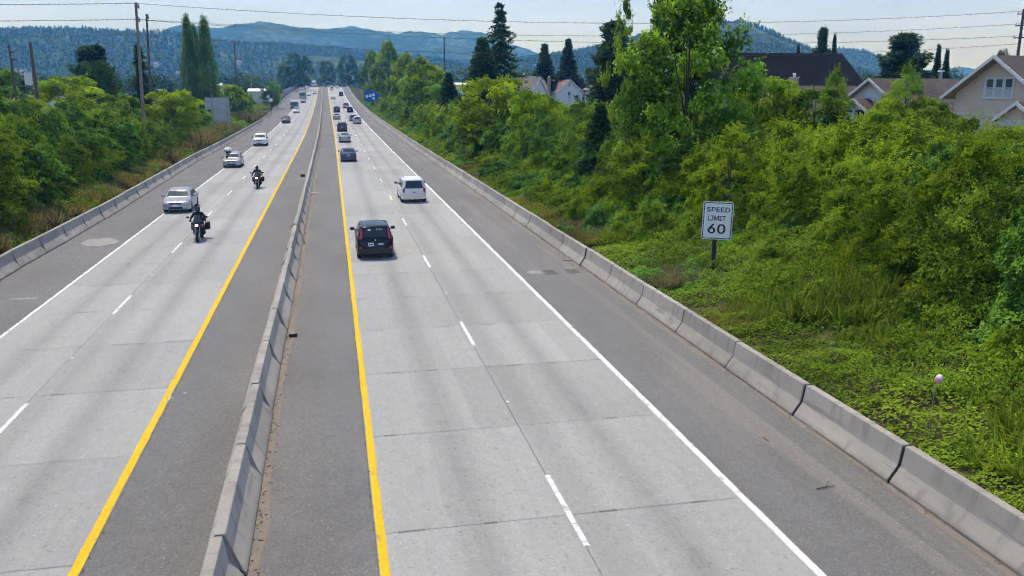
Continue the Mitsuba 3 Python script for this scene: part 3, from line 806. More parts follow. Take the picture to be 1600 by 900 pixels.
# right hand side, near to far
tree('leafy_tree', 'maple', (19.95, 47.00, 14.11), 8.6, 'tall broad tree with large pale glinting leaves, running out of the top of the picture')
tree('leafy_tree', 'maple', (18.90, 50.00, 10.86), 5.0, 'leafy tree half hidden by the tallest tree, on its left flank')
tree('conifer_tree', 'fir', (24.37, 60.00, 18.74), 8.5, 'tall dark conifer standing behind the tallest leafy tree, its tips showing past the crown')
tree('bare_topped_tree', 'wispy', (21.28, 62.00, 13.99), 3.2, 'thin sparse tree with wispy twigs against the sky left of the tallest tree')
tree('young_tree', 'feathery', (17.53, 36.00, 6.10), 4.6, 'light green feathery young tree just above the speed limit sign')
tree('young_tree', 'feathery', (17.22, 46.00, 5.29), 5.0, 'soft green young tree left of the tallest tree at the foot of its crown')
tree('conifer_tree', 'fir', (17.95, 57.00, 7.05), 4.6, 'dark young conifer at the front edge of the thicket left of the tallest tree')
tree('pine_tree', 'cedar', (37.11, 112.00, 16.60), 11, 'large dark pine with a leaning outline beside the wispy tree')
tree('conifer_tree', 'fir', (46.75, 190.00, 17.81), 9.5, 'left one of the two matching dark firs behind the white gabled house')
tree('conifer_tree', 'fir', (52.12, 190.00, 18.95), 9, 'right one of the two matching dark firs behind the white gabled house')
tree('conifer_tree', 'fir_open', (24.76, 128.00, 20.32), 9.5, 'tallest far conifer, ragged with a thin open top, standing over the lime tree')
tree('conifer_tree', 'fir', (21.48, 124.00, 15.24), 10, 'dense dark conifer leaning against the ragged tall one')
tree('lime_tree', 'lime', (17.35, 92.00, 8.93), 9.0, 'bright yellow green rounded tree below the tall ragged conifer')
tree('lime_tree', 'lime', (19.08, 82.00, 7.40), 5.5, 'small yellow green tree in front of the houses, right of the bigger bright one')
tree('conifer_tree', 'fir', (18.72, 140.00, 10.63), 7, 'small dark fir between the cottonwoods and the lime tree')
tree('leafy_tree', 'cottonwood', (19.13, 290.00, 22.26), 12, 'tall green cottonwood beside the blue roadside sign')
tree('leafy_tree', 'cottonwood_mid', (14.66, 310.00, 20.64), 8.5, 'leftmost and narrowest of the cottonwoods along the right verge')
tree('leafy_tree', 'cottonwood', (20.10, 235.00, 16.66), 10, 'green cottonwood second to the right of the blue roadside sign')
tree('leafy_tree', 'cottonwood', (18.15, 178.00, 13.83), 9.5, 'pale green spindly tree standing right of the cottonwoods')
tree('leafy_tree', 'cottonwood_mid', (17.86, 200.00, 11.18), 8.0, 'lower dark green tree in front of the pale spindly one')
tree('leafy_tree', 'round_mid', (21.33, 170.00, 9.27), 7.5, 'low round tree left of the small dark fir')
tree('leafy_tree', 'round', (25.00, 215.00, 13.26), 8.0, 'olive tree behind the pale spindly one, with the single far pole at its right')
tree('leafy_tree', 'cedar', (84.39, 118.00, 16.01), 13, 'wide dark dome of a tree behind the small white gabled house')
tree('conifer_tree', 'spire', (95.57, 125.00, 14.80), 2.6, 'left one of the pair of thin spiky conifers beside the dark domed tree')
tree('conifer_tree', 'spire', (97.17, 125.00, 14.13), 2.4, 'right one of the pair of thin spiky conifers beside the dark domed tree')
tree('conifer_tree', 'cedar', (89.99, 150.00, 19.01), 5.5, 'dark conifer rising above the right end of the big dark roof')
tree('conifer_tree', 'spire', (92.45, 150.00, 17.90), 2.6, 'thin conifer touching the dark one above the big roof')
tree('conifer_tree', 'fir', (85.17, 150.00, 16.11), 3.2, 'small dark conifer peeping over the middle of the big dark roof')
tree('leafy_tree', 'dark_round', (81.69, 95.00, 12.56), 2.4, 'small tree top peeping over the ridge of the pink house')
tree('weeping_tree', 'willowy', (43.49, 60.00, 9.42), 4.0, 'rounded drooping grey green tree in front of the roof of the white gabled house')
tree('garden_shrub', 'willowy', (37.40, 60.00, 9.20), 2.8, 'upright dark shrub with pale shoots left of the small white gabled house', 'shrub')
tree('garden_shrub', 'round', (32.00, 58.00, 8.43), 3.6, 'yellow green shrub with tall shoots in front of the brown roof', 'shrub')
tree('garden_shrub', 'round_mid', (37.87, 48.00, 6.42), 2.4, 'leafy shrub growing against the left corner of the pink house', 'shrub')
tree('garden_shrub', 'round', (38.42, 44.00, 5.57), 2.0, 'light green climbing shrub at the porch of the pink house', 'shrub')
tree('garden_shrub', 'round', (26.85, 51.00, 8.53), 4.6, 'tall leafy shrub hiding the left half of the brown roof with the chimney', 'shrub')
tree('garden_shrub', 'round_mid', (29.26, 49.00, 7.83), 3.8, 'leafy shrub just left of the porch of the small white gabled house', 'shrub')
tree('garden_shrub', 'round', (33.03, 47.00, 7.23), 3.2, 'leafy shrub covering the right foot of the small white gabled house', 'shrub')
tree('garden_shrub', 'round_mid', (35.65, 47.00, 7.22), 3.4, 'leafy shrub in front of the low roof with the stove pipe', 'shrub')
tree('leafy_tree', 'round', (33.86, 66.00, 8.50), 3.2, 'green tree between the tallest tree and the big dark roof')
tree('leafy_tree', 'dark_round', (11.00, 520.00, 26.64), 14, 'dark tree straight ahead where the carriageway ends')
tree('leafy_tree', 'dark_round', (-0.73, 530.00, 23.65), 11, 'grey green tree straight ahead above the median')
# left hand side
tree('pine_tree', 'cedar', (-37.12, 150.00, 14.49), 9, 'left one of the two dark pines on the left, pointed')
tree('pine_tree', 'cedar', (-36.08, 152.00, 14.79), 8, 'dark pine top just right of the pointed one on the left')
tree('pine_tree', 'dark_round', (-33.47, 140.00, 11.88), 6.0, 'rounded dark pine in front of the pointed ones on the left')
tree('lime_tree', 'lime', (-31.72, 118.00, 9.33), 9.0, 'bright yellow green spreading tree below the dark pines')
tree('conifer_tree', 'fir_open', (-25.21, 128.00, 13.92), 7, 'dark ragged conifer behind the two tall utility poles')
tree('poplar_tree', 'poplar', (-28.35, 195.00, 22.38), 4.2, 'left one of the tall narrow poplars')
tree('poplar_tree', 'poplar', (-27.81, 200.00, 20.81), 3.6, 'shorter poplar between the two tall ones')
tree('poplar_tree', 'poplar', (-24.71, 192.00, 21.83), 4.6, 'right one of the tall narrow poplars')
tree('lime_tree', 'lime', (-19.50, 117.00, 7.63), 7.6, 'bright green round bush tree beside the grey sign back', zb=2.2)
tree('leafy_tree', 'round', (-21.37, 205.00, 8.64), 8.5, 'low bushy tree right of the grey sign back')
tree('leafy_tree', 'round_mid', (-19.65, 215.00, 6.91), 5.0, 'small dark tree left of the white roofed shed')
tree('leafy_tree', 'round_mid', (-17.94, 285.00, 9.89), 8.0, 'round clipped looking tree beside the twin lamp posts')
tree('leafy_tree', 'round_mid', (-41.24, 125.00, 10.11), 6.5, 'olive tree cut off by the left edge of the picture')
tree('leafy_tree', 'dark_round', (-16.50, 450.00, 24.84), 10, 'tall dark tree at the left end of the crest')
tree('leafy_tree', 'dark_round', (-12.22, 460.00, 24.00), 9, 'dark tree right beside the tall one at the left end of the crest')
tree('leafy_tree', 'dark_round', (-20.90, 440.00, 19.66), 8, 'lower dark tree left of the pair at the crest')
tree('leafy_tree', 'round_mid', (-23.91, 110.00, 7.14), 5.5, 'dull green tree left of the utility poles above the brown roof')
tree('leafy_tree', 'round', (-27.42, 88.00, 6.85), 6.5, 'yellow green bush tree at far left above the thicket')

# ---------------------------------------------------------------- woods too far to tell apart
def on_ridge(m, n, zmin, seed):
    r = np.random.default_rng(seed)
    p, fi = trimesh.sample.sample_surface(m, n, seed=seed)
    return p[p[:, 2] > zmin]
def conifer_mass(pts, hr, wr, key, bsdf, seed):
    r = np.random.default_rng(seed)
    n = len(pts); h = r.uniform(*hr, n); w = h * r.uniform(*wr, n)
    V, Fc, UV = [], [], []
    S = 6
    for tier in range(4):
        z0, z1 = .12 + .21 * tier, .12 + .21 * tier + .36
        rad = .5 * (1 - .21 * tier) ** 1.1
        an = (np.arange(S) + .5 * (tier % 2)) * 2 * np.pi / S
        jr = r.uniform(.6, 1.15, (n, S))
        x = pts[:, :1] + w[:, None] * rad * np.cos(an) * jr; y = pts[:, 1:2] + w[:, None] * rad * np.sin(an) * jr
        z = pts[:, 2:3] + h[:, None] * (z0 + r.uniform(-.05, .05, (n, S)))
        tip = np.stack([pts[:, 0], pts[:, 1], pts[:, 2] + h * min(z1, 1.0)], 1)
        v = np.concatenate([np.stack([x, y, z], -1), tip[:, None]], 1)
        base = sum(len(q) for q in V) + (S + 1) * np.arange(n)[:, None, None]
        k = np.arange(S)
        Fc.append((base + np.stack([k, (k + 1) % S, k * 0 + S], 1)[None]).reshape(-1, 3)); V.append(v.reshape(-1, 3))
        UV.append(np.repeat(np.stack([r.random(n), r.random(n) * .8], 1), S + 1, 0))
    scene[key] = mikit.ply(tm(np.concatenate(V), np.concatenate(Fc)), bsdf, False, uv=np.concatenate(UV))
    lab(key, kind='stuff')
leafmat('wood_far', (0.085, 0.140, 0.055), (0.230, 0.300, 0.100), 0.6, var=0.5)
for key, m, n, zmin, sd in (('hillside_woods', hill_left, 60000, 6, 21), ('hillside_woods_001', hill_right, 46000, 6, 22), ('hillside_woods_002', hill_mid, 26000, 6, 23)):
    pts = on_ridge(m, n, zmin, sd)
    az = np.degrees(np.arctan2(pts[:, 0], pts[:, 1])); pts = pts[(az > -24) & (az < 47)]
    keep = meshkit.fbm(np.stack([pts[:, 0] * .006, pts[:, 1] * .006, pts[:, 2] * 0], -1), 3, sd) > .36
    pts = pts[keep]
    conifer_mass(pts, (4.5, 10.5), (.5, .95), key, 'wood_far', sd)

# valley trees between the road's end and the hills
L = Leaves()
r2 = np.random.default_rng(77)
for k in range(620):
    azd = r2.uniform(-24, 44)
    dist = r2.uniform(330, 1000) if abs(azd) > 4 else r2.uniform(640, 1000)
    x, y = dist * math.sin(math.radians(azd)), dist * math.cos(math.radians(azd))
    if y < 330: continue
    if -26 < x < 20 and y < 640: continue
    if azd > 2 and dist < 420: continue
    hgt = r2.uniform(7, 15) * (.7 + dist / 1600); wd = hgt * r2.uniform(.5, 1.0)
    z0 = float(ground_z(x, y))
    n = 130
    d = rdir(n); d[:, 2] = np.abs(d[:, 2])
    P = np.array([x, y, z0 + hgt * .12]) + d * [wd * .5, wd * .5, hgt * .88] * (1 - .3 * rng.random(n))[:, None]
    L.add(P, d + rng.normal(size=(n, 3)) * .4 + [0, 0, .4], rng.normal(size=(n, 3)), hgt * .13 * rng.uniform(.7, 1.4, n), .8, tone=np.full(n, r2.random()))
scene['valley_woods'] = L.ply('far_leaf')
lab('valley_woods', kind='stuff')

# a few pale houses among the trees of the far hillside
hr = np.random.default_rng(5)
hp = on_ridge(hill_left, 400, 18, 31); ha = np.degrees(np.arctan2(hp[:, 0], hp[:, 1])); hp = hp[(ha > -18.3) & (ha < -4) & (np.hypot(hp[:, 0], hp[:, 1]) < 1860)][:13]
mat('far_wall', (0.55, 0.52, 0.47), 0.8); mat('far_roof', (0.26, 0.23, 0.21), 0.9)
for q in hp:
    k = thing('hillside_house', 'tiny pale house among the trees of the far left hillside', 'house', 'pale houses on the far hillside')
    w, dp, hh = hr.uniform(5, 8), 6, hr.uniform(0, 1); z = q[2] + 5.5
    put(k, 'wall', box([q[0], q[1] - 14, z], [w, dp, hh + 4]), 'far_wall')
    put(k, 'roof', tm(np.array([[-w / 2 - .6, -dp / 2 - .8, 0], [w / 2 + .6, -dp / 2 - .8, 0], [w / 2 + .6, dp / 2 + .8, 0], [-w / 2 - .6, dp / 2 + .8, 0], [-w / 2, 0, 2.2], [w / 2, 0, 2.2]]) + [q[0], q[1] - 14, z + (hh + 4) / 2 + .02], [[0, 1, 5], [0, 5, 4], [2, 3, 4], [2, 4, 5], [1, 2, 5], [3, 0, 4]]), 'far_roof')

# ---------------------------------------------------------------- houses
def siding(base):
    def fn(p, n, uv):
        k = p.z / 0.16; fr = k - dr.floor(k)
        return mi.Color3f(*base) * (0.88 + 0.2 * fbm(p.x * 1.5, p.y * 1.5, p.z * 1.5, 3)) * (1 - 0.10 * (1 - smoothstep(0.0, 0.12, fr)))
    return fn
def saw(p, n, uv):
    k = p.z / 0.16
    return 1 - (k - dr.floor(k))
mat('siding_pink', siding((0.84, 0.63, 0.48)), 0.7, bump=saw, bscale=0.02)
mat('siding_white', siding((0.74, 0.75, 0.76)), 0.7, bump=saw, bscale=0.02)
mat('siding_cream', siding((0.64, 0.60, 0.52)), 0.7, bump=saw, bscale=0.02)
mat('siding_grey', siding((0.40, 0.40, 0.38)), 0.7)
mat('trim_white', (0.74, 0.74, 0.73), 0.5)
mat('soffit', (0.30, 0.25, 0.19), 0.8)
mat('curtain', (0.55, 0.57, 0.54), 0.8)
mat('pane', (0.10, 0.13, 0.13), 0.06, spec=0.8)
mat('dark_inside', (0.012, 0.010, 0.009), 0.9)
def shingle(c1, c2):
    def fn(p, n, uv):
        r = dr.floor(p.z / 0.13)
        q = p.x + p.y
        t = cell_rand(dr.floor(q / 0.3 + 0.5 * r), r, 3)
        b = fbm(p.x * 0.6, p.y * 0.6, p.z * 0.6, 3)
        return mix(c1, c2, 0.5 * t + 0.7 * (b - 0.2))
    return fn
mat('roof_brown', shingle((0.085, 0.070, 0.066), (0.155, 0.135, 0.125)), 0.95, spec=0.05)
mat('roof_dark', shingle((0.016, 0.016, 0.018), (0.026, 0.025, 0.028)), 0.95, spec=0.0)
mat('roof_red', shingle((0.20, 0.13, 0.12), (0.32, 0.23, 0.21)), 0.9, spec=0.2)
mat('roof_grey', shingle((0.17, 0.155, 0.14), (0.27, 0.25, 0.225)), 0.9, spec=0.2)
mat('roof_white', (0.80, 0.80, 0.82), 0.5)
mat('brick', lambda p, n, uv: mix((0.30, 0.20, 0.16), (0.45, 0.36, 0.31), cell_rand(dr.floor((p.x + p.y) / .2), dr.floor(p.z / .075), 1)), 0.9)
mat('chimney_pale', lambda p, n, uv: mix((0.42, 0.34, 0.30), (0.62, 0.55, 0.50), cell_rand(dr.floor((p.x + p.y) / .2), dr.floor(p.z / .075), 1)), 0.9)

def frame_of(A, deg):
    M = np.eye(4); c, s = math.cos(math.radians(deg)), math.sin(math.radians(deg))
    M[:2, :2] = [[c, -s], [s, c]]; M[:2, 3] = A[:2]
    return M
def tr_(m, M):
    m.apply_transform(M); return m

def gable_roof(key, M, hw, x0, x1, zr, ze, roofm, trim='trim_white', thick=.14, soff='soffit', name='roof'):
    """two slopes from the ridge (z = zr, y = 0) to the eaves (z = ze, y = +-hw), between x0 and x1"""
    ms, un = [], []
    for s in (-1, 1):
        P = np.array([[x0, 0, zr], [x1, 0, zr], [x1, s * hw, ze], [x0, s * hw, ze]])
        n = np.array([0, s * (zr - ze), hw]); n = n / np.linalg.norm(n) * thick
        v = np.vstack([P, P - n])
        f = [[0, 1, 2, 3], [1, 5, 6, 2], [2, 6, 7, 3], [3, 7, 4, 0]]
        if s > 0: f = [q[::-1] for q in f]
        ms.append(tr_(tm(v, f), M))
        u = v[[7, 6, 5, 4]] - n * .02
        un.append(tr_(tm(u, [[0, 1, 2, 3]]), M))
    rk = put(key, name, cat(*ms), roofm)
    put(rk, 'soffit', cat(*un), soff)
    if trim:
        w = .20
        for s in (-1, 1):
            d = np.array([0, s * hw, ze - zr]); nrm = np.array([0, s * (zr - ze), hw]) / math.hypot(hw, zr - ze)
            a = np.array([x0 - .03, 0, zr]) + nrm * .03; b = np.array([x0 - .03, s * hw, ze]) + nrm * .03
            v = np.array([a, b, b - nrm * w, a - nrm * w, a + [.06, 0, 0], b + [.06, 0, 0], b - nrm * w + [.06, 0, 0], a - nrm * w + [.06, 0, 0]])
            f = [[0, 1, 2, 3], [7, 6, 5, 4], [0, 4, 5, 1], [1, 5, 6, 2], [2, 6, 7, 3]]
            put(rk, 'bargeboard', tr_(tm(v, f), M), trim)
    return rk

def gable_body(key, M, hw, x0, x1, zr, ze, z0, wallm, inset):
    zw = zr - .16
    yw = hw - inset
    zs = zr - (zr - ze) * (yw / hw) - .16
    poly = Polygon([(-yw, z0), (yw, z0), (yw, zs), (0, zw), (-yw, zs)])
    m = trimesh.creation.extrude_polygon(poly, x1 - x0, engine='earcut')
    v = m.vertices
    m = tm(np.stack([x0 + v[:, 2], v[:, 0], v[:, 1]], 1), m.faces)
    return put(key, 'wall', tr_(m, M), wallm)

def window(key, M, x, y0, y1, z0, z1, lights=1, trim=.10, sash=True, curtain=True, name='window'):
    """window in a wall facing local -x: casing, sashes and panes"""
    ms = []
    y0, y1 = min(y0, y1), max(y0, y1)
    w = (y1 - y0 - trim * (lights + 1)) / lights
    ms += [box2([x - .07, y0, z1 - trim], [x + .02, y1, z1]), box2([x - .09, y0 - .05, z0 - .05], [x + .02, y1 + .05, z0 + trim * .7])]
    for i in range(lights + 1):
        a = y0 + i * (w + trim)
        ms.append(box2([x - .065, a, z0], [x + .02, a + trim, z1 - trim]))
    k = put(key, name, tr_(cat(*ms), M), 'trim_white')
    for i in range(lights):
        a = y0 + trim + i * (w + trim)
        if sash:
            zm = (z0 + z1) / 2
            put(k, 'sash', tr_(cat(box2([x - .045, a, zm - .03], [x, a + w, zm + .03]), box2([x - .04, a, z0 + trim * .7], [x, a + .045, z1 - trim]), box2([x - .04, a + w - .045, z0 + trim * .7], [x, a + w, z1 - trim])), M), 'trim_white')
        put(k, 'pane', tr_(box2([x - .02, a, z0 + trim * .5], [x - .012, a + w, z1 - trim]), M), 'pane')
        if curtain:
            put(k, 'curtain', tr_(box2([x - .028, a + .05, z0 + trim * .7], [x - .0205, a + w - .05, z0 + (z1 - z0) * (.52 if i % 2 else .46)]), M), 'curtain')
    return k

def chimney(key, M, x, y, z0, z1, w, material='chimney_pale', pipe=False):
    k = put(key, 'chimney', tr_(box2([x - w / 2, y - w / 2, z0], [x + w / 2, y + w / 2, z1]), M), material)
    put(k, 'cap', tr_(box2([x - w / 2 - .06, y - w / 2 - .06, z1 + .002], [x + w / 2 + .06, y + w / 2 + .06, z1 + .10]), M), material)
    put(k, 'flue', tr_(cat(tube([[x, y, z1 + .1], [x, y, z1 + .35]], .13, 10), tube([[x, y, z1 + .35], [x, y, z1 + .42]], [.20, .06], 10)), M), 'trim_white')

# the pink gabled house at the right edge
A = (42.32, 50.00, 10.08); DEG = 8.0; M = frame_of(A, DEG); zr, hw = A[2], 4.05; ze = zr - 2.72
h = thing('house', 'pale pink weatherboard house with a white trimmed gable, triple window and porch', 'house')
gable_roof(h, M, hw, 0, 12, zr, ze, 'roof_brown')
gable_body(h, M, hw, .75, 11.4, zr, ze, 2.9, 'siding_pink', .65)
a, b = (1.11, 8.69), (-1.20, 7.34)
window(h, M, .75, b[0], a[0], b[1], a[1], 3, .13)
a, b = (3.02, 6.30), (0.08, 6.16)
put(h, 'belt_board', tr_(box2([.70, -3.4, a[1] - .12], [.76, 3.4, a[1] + .06]), M), 'trim_white')
a, b = (2.77, 6.08), (1.40, 3.98)
window(h, M, .75, b[0], a[0], b[1], a[1], 1, .16, curtain=False)
a, b = (-3.46, 7.18), (-1.83, 6.04)
pw, pz, pe = abs(a[0] - b[0]), a[1], b[1]
Mp = M @ np.array(T().translate([0, a[0], 0]).matrix, float)
gable_roof(h, Mp, pw, -1.6, .7, pz, pe, 'roof_brown', name='porch_roof')
put(h, 'porch_gable', tr_(tm(np.array([[-1.3, -pw * .8, pe + (pz - pe) * .2 - .16], [-1.3, pw * .8, pe + (pz - pe) * .2 - .16], [-1.3, 0, pz - .16], [-1.2, -pw * .8, pe + (pz - pe) * .2 - .16], [-1.2, pw * .8, pe + (pz - pe) * .2 - .16], [-1.2, 0, pz - .16]]), [[0, 2, 1], [3, 4, 5]]), Mp), 'siding_pink')
zb = pe + (pz - pe) * .2 - .17
put(h, 'porch_beam', tr_(box2([-1.36, -pw * .86, zb - .38], [-1.16, pw * .86, zb]), Mp), 'trim_white')
for s in (-1, 1):
    put(h, 'porch_post', tr_(box2([-1.38, s * pw * .8 - .14, 2.9], [-1.12, s * pw * .8 + .14, zb - .382]), Mp), 'siding_pink')
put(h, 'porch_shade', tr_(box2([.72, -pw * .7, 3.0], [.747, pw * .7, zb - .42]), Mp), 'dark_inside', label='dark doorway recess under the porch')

# the big dark roof
A = (46.03, 100.00, 12.24); B = (62.40, 100.00, 12.06)
h = thing('large_house', 'big building with one plain near black roof behind the thicket', 'house')
M = frame_of(A, -2); ln = B[0] - A[0]
gable_roof(h, M @ np.array(T().rotate([0, 0, 1], 0).matrix, float), 6.2, -8, ln, A[2], A[2] - 3.95, 'roof_dark', trim=None)
gable_body(h, M, 6.2, -7.5, ln - .5, A[2], A[2] - 3.95, 2.8, 'siding_grey', .6)

# brown roofed house with the brick chimney
A = (36.10, 74.00, 8.22); B = (47.83, 74.00, 8.17)
h = thing('house', 'house with a brown shingle roof and pale brick chimney below the big dark roof', 'house')
M = frame_of(A, -3); ln = B[0] - A[0]
gable_roof(h, M, 4.6, 0, ln, A[2], A[2] - 2.5, 'roof_brown', trim=None)
gable_body(h, M, 4.6, .4, ln - .4, A[2], A[2] - 2.5, 2.8, 'siding_cream', .5)
c = (41.26, 73.00, 8.90)
chimney(h, np.eye(4), c[0], c[1], c[2] - 2.2, c[2], .56)
# its cross gable with clipped top
A2 = (38.01, 68.00, 7.47)
M2 = frame_of(A2, 84)
gable_roof(h, M2, 2.2, 0, 4.5, A2[2] + .25, A2[2] - 1.15, 'roof_brown', name='cross_roof')
put(h, 'cross_gable', tr_(tm(np.array([[.5, -1.7, A2[2] - 2.6], [.5, 1.7, A2[2] - 2.6], [.5, 1.7, A2[2] - 1.0], [.5, 0, A2[2] + .05], [.5, -1.7, A2[2] - 1.0]]), [[0, 4, 3], [0, 3, 1], [1, 3, 2]]), M2), 'siding_cream')

# small white gabled house with porch
A = (44.08, 66.00, 8.82); DEG = 12; M = frame_of(A, DEG)
h = thing('house', 'small white gabled house with a little porch gable and a brown roof', 'house')
gable_roof(h, M, 4.2, 0, 9.5, A[2], A[2] - 2.75, 'roof_brown')
gable_body(h, M, 4.2, .6, 9.2, A[2], A[2] - 2.75, 2.8, 'siding_white', .55)
a = (0.29, 7.16)
Mp = M @ np.array(T().translate([0, a[0], 0]).matrix, float)
gable_roof(h, Mp, 1.7, -1.2, 1.2, a[1], a[1] - 1.05, 'roof_brown', name='porch_roof')
for s in (-1, .1, 1):
    put(h, 'porch_post', tr_(box2([-.95, s * 1.2 - .1, 2.8], [-.75, s * 1.2 + .1, a[1] - .85]), Mp), 'trim_white')
put(h, 'porch_gable', tr_(tm(np.array([[-.8, -1.3, a[1] - .93], [-.8, 1.3, a[1] - .93], [-.8, 0, a[1] - .15]]), [[0, 2, 1]]), Mp), 'siding_white')
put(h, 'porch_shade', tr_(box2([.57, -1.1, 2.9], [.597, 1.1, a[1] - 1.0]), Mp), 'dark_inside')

# roof with a white vent pipe further right
A = (59.52, 80.00, 8.90); B = (64.07, 80.00, 8.52)
h = thing('house', 'low grey brown roof with a pale stove pipe left of the pink house', 'house')
M = frame_of(A, -4)
gable_roof(h, M, 4.5, -1, 5.5, A[2], A[2] - 2.6, 'roof_brown', trim=None)
gable_body(h, M, 4.5, -.6, 5.1, A[2], A[2] - 2.6, 2.8, 'siding_cream', .5)
c = (60.94, 79.00, 9.78)
fl = put(h, 'stove_pipe', tube([[c[0], c[1], c[2] - 1.6], [c[0], c[1], c[2] - .15]], .16, 12), 'grey_metal', 40)
put(fl, 'cap', tube([[c[0], c[1], c[2] - .148], [c[0], c[1], c[2]]], [.34, .30], 12), 'trim_white', 40)
put(fl, 'flashing', tube([[c[0], c[1], c[2] - 1.75], [c[0], c[1], c[2] - 1.1]], [.5, .2], 12), 'trim_white', 40)

# houses further along, behind the lime tree
A = (51.31, 185.00, 9.97); M = frame_of(A, 102)
h = thing('house', 'white gable ended house with a reddish roof between the two dark firs', 'house')
gable_roof(h, M, 3.5, 0, 9, A[2], A[2] - 2.9, 'roof_red')
gable_body(h, M, 3.5, .35, 8.6, A[2], A[2] - 2.9, 2.5, 'siding_white', .3)
window(h, M, .35, -.5, .5, A[2] - 4.3, A[2] - 2.5, 1, .14)
window(h, M, .35, -.3, .3, A[2] - 1.6, A[2] - .8, 1, .08, sash=False, curtain=False, name='vent')
A = (49.12, 200.00, 10.41); M = frame_of(A, 0)
h = thing('house', 'house with a dark roof behind the white gable between the firs', 'house')
gable_roof(h, M, 4.5, 0, 9.5, A[2] + .1, A[2] - 3.2, 'roof_dark', trim=None)
gable_body(h, M, 4.5, .3, 9.2, A[2] + .1, A[2] - 3.2, 2.5, 'siding_grey', .4)
A = (41.45, 172.00, 10.19); M = frame_of(A, 120)
h = thing('house', 'house with a narrow white gable and brown roof left of the reddish roofed one', 'house')
gable_roof(h, M, 2.6, 0, 6.5, A[2], A[2] - 3.2, 'roof_grey')
gable_body(h, M, 2.6, .3, 6.2, A[2], A[2] - 3.2, 2.5, 'siding_white', .25)
window(h, M, .3, -.4, .4, A[2] - 4.0, A[2] - 2.4, 1, .12)
c = (44.31, 176.00, 10.12)
chimney(h, np.eye(4), c[0], c[1], c[2] - 4.5, c[2], .55, 'brick')
A = (42.58, 188.00, 10.66); M = frame_of(A, 5)
h = thing('house', 'pale roofed house at the left end of the distant row', 'house')
gable_roof(h, M, 4.0, -2.5, 3.4, A[2], A[2] - 2.6, 'roof_grey', trim=None)
gable_body(h, M, 4.0, -2.2, 3.1, A[2], A[2] - 2.6, 2.5, 'siding_cream', .4)
c = (41.49, 187.00, 10.92); chimney(h, np.eye(4), c[0], c[1], c[2] - 1.6, c[2], .7, 'chimney_pale')
A = (42.21, 128.00, 10.68); M = frame_of(A, -6)
h = thing('house', 'cream house with a hipped grey roof and dormer left of the tallest tree', 'house')
hipz = A[2] - 2.9
v = np.array([[-4, -4.6, hipz], [9, -4.6, hipz], [9, 4.6, hipz], [-4, 4.6, hipz], [.5, 0, A[2]], [6, 0, A[2]]])
rk = put(h, 'roof', tr_(tm(np.vstack([v]), [[0, 1, 4], [1, 5, 4], [1, 2, 5], [2, 3, 5], [3, 4, 5], [3, 0, 4], [0, 2, 1], [0, 3, 2]]), M), 'roof_grey')
put(h, 'wall', tr_(box2([-3.5, -4.1, 2.5], [8.5, 4.1, hipz - .02]), M), 'siding_cream')
Md = M @ np.array(T().translate([-.2, -2.4, 0]).rotate([0, 0, 1], 90).matrix, float)
gable_roof(h, Md, 1.3, -1.0, 2.5, A[2] - .35, A[2] - 1.75, 'roof_grey', name='dormer_roof')
window(h, M @ np.array(T().rotate([0, 0, 1], 90).matrix, float), -4.1, -2.2, -.9, hipz - 2.1, hipz - .7, 1, .12)
window(h, M @ np.array(T().rotate([0, 0, 1], 90).matrix, float), -4.1, 1.6, 2.9, hipz - 2.1, hipz - .7, 1, .12)

# low buildings in the valley on the left
def shed(name, label, p, q, dep, zt, roofm, wallm, rise=1.0, deg=0, category='building'):
    M = frame_of(p, deg); ln = math.hypot(q[0] - p[0], q[1] - p[1])
    h = thing(name, label, category)
    gable_roof(h, M, dep / 2, 0, ln, zt, zt - rise, roofm, trim=None, thick=.12)
    gable_body(h, M, dep / 2, .3, ln - .3, zt, zt - rise, 1.5, wallm, .3)
    return h
p, q = (-26.10, 300.00, 8.14), (-19.61, 300.00, 8.15)
shed('shed', 'beige shed with a bright white roof left of the round clipped tree', p, q, 12, p[2], 'roof_white', 'siding_cream', .9)
p, q = (-34.95, 112.00, 6.19), (-30.96, 112.00, 5.95)
h = shed('house', 'low house with a wide grey brown roof below the leaning pole on the left', p, q, 9, p[2], 'roof_grey', 'siding_grey', 2.4)
c = (-31.20, 109.00, 6.08)
v = put(h, 'attic_fan', lathe([(.55, 0), (.55, .5), (.42, .5), (.42, .05), (.02, .05)], 20), 'trim_white', 30, to_world=T().translate([c[0], c[1], c[2]]))
put(v, 'opening', lathe([(.415, .08), (.01, .08)], 20), 'dark_inside', to_world=T().translate([c[0], c[1], c[2]]))
p, q = (-25.33, 112.00, 5.78), (-23.55, 112.00, 5.62)
shed('house', 'small reddish brown roof below the dull green tree on the left', p, q, 7, p[2], 'roof_brown', 'siding_grey', 2.0, 20, 'house')
p, q = (-61.41, 190.00, 6.58), (-56.53, 190.00, 6.58)
shed('house', 'long grey roof far behind the leaning poles at far left', p, q, 10, p[2], 'roof_grey', 'siding_grey', 1.6)
SHEDS = [((-53.45, 420.00, 10.49), (-47.61, 420.00, 10.50)), ((-70.14, 380.00, 7.94), (-64.73, 380.00, 7.94)), ((-142.02, 430.00, 5.71), (-136.27, 430.00, 5.71)), ((-4.59, 700.00, 13.75), (2.71, 700.00, 13.77)), ((45.28, 330.00, 10.29), (52.36, 330.00, 10.30))]
for (p, q), lbl in zip(SHEDS, ('distant white warehouse right of the tall poplars', 'distant white shed left of the poplars behind the bright green bush tree', 'distant white shed behind the leaning poles at the far left',
                              'distant white building straight ahead beyond the crest', 'white building half hidden between the small dark fir and the lime tree')):
    shed('warehouse', lbl, p, q, 10, p[2], 'roof_white', 'siding_white', .8)

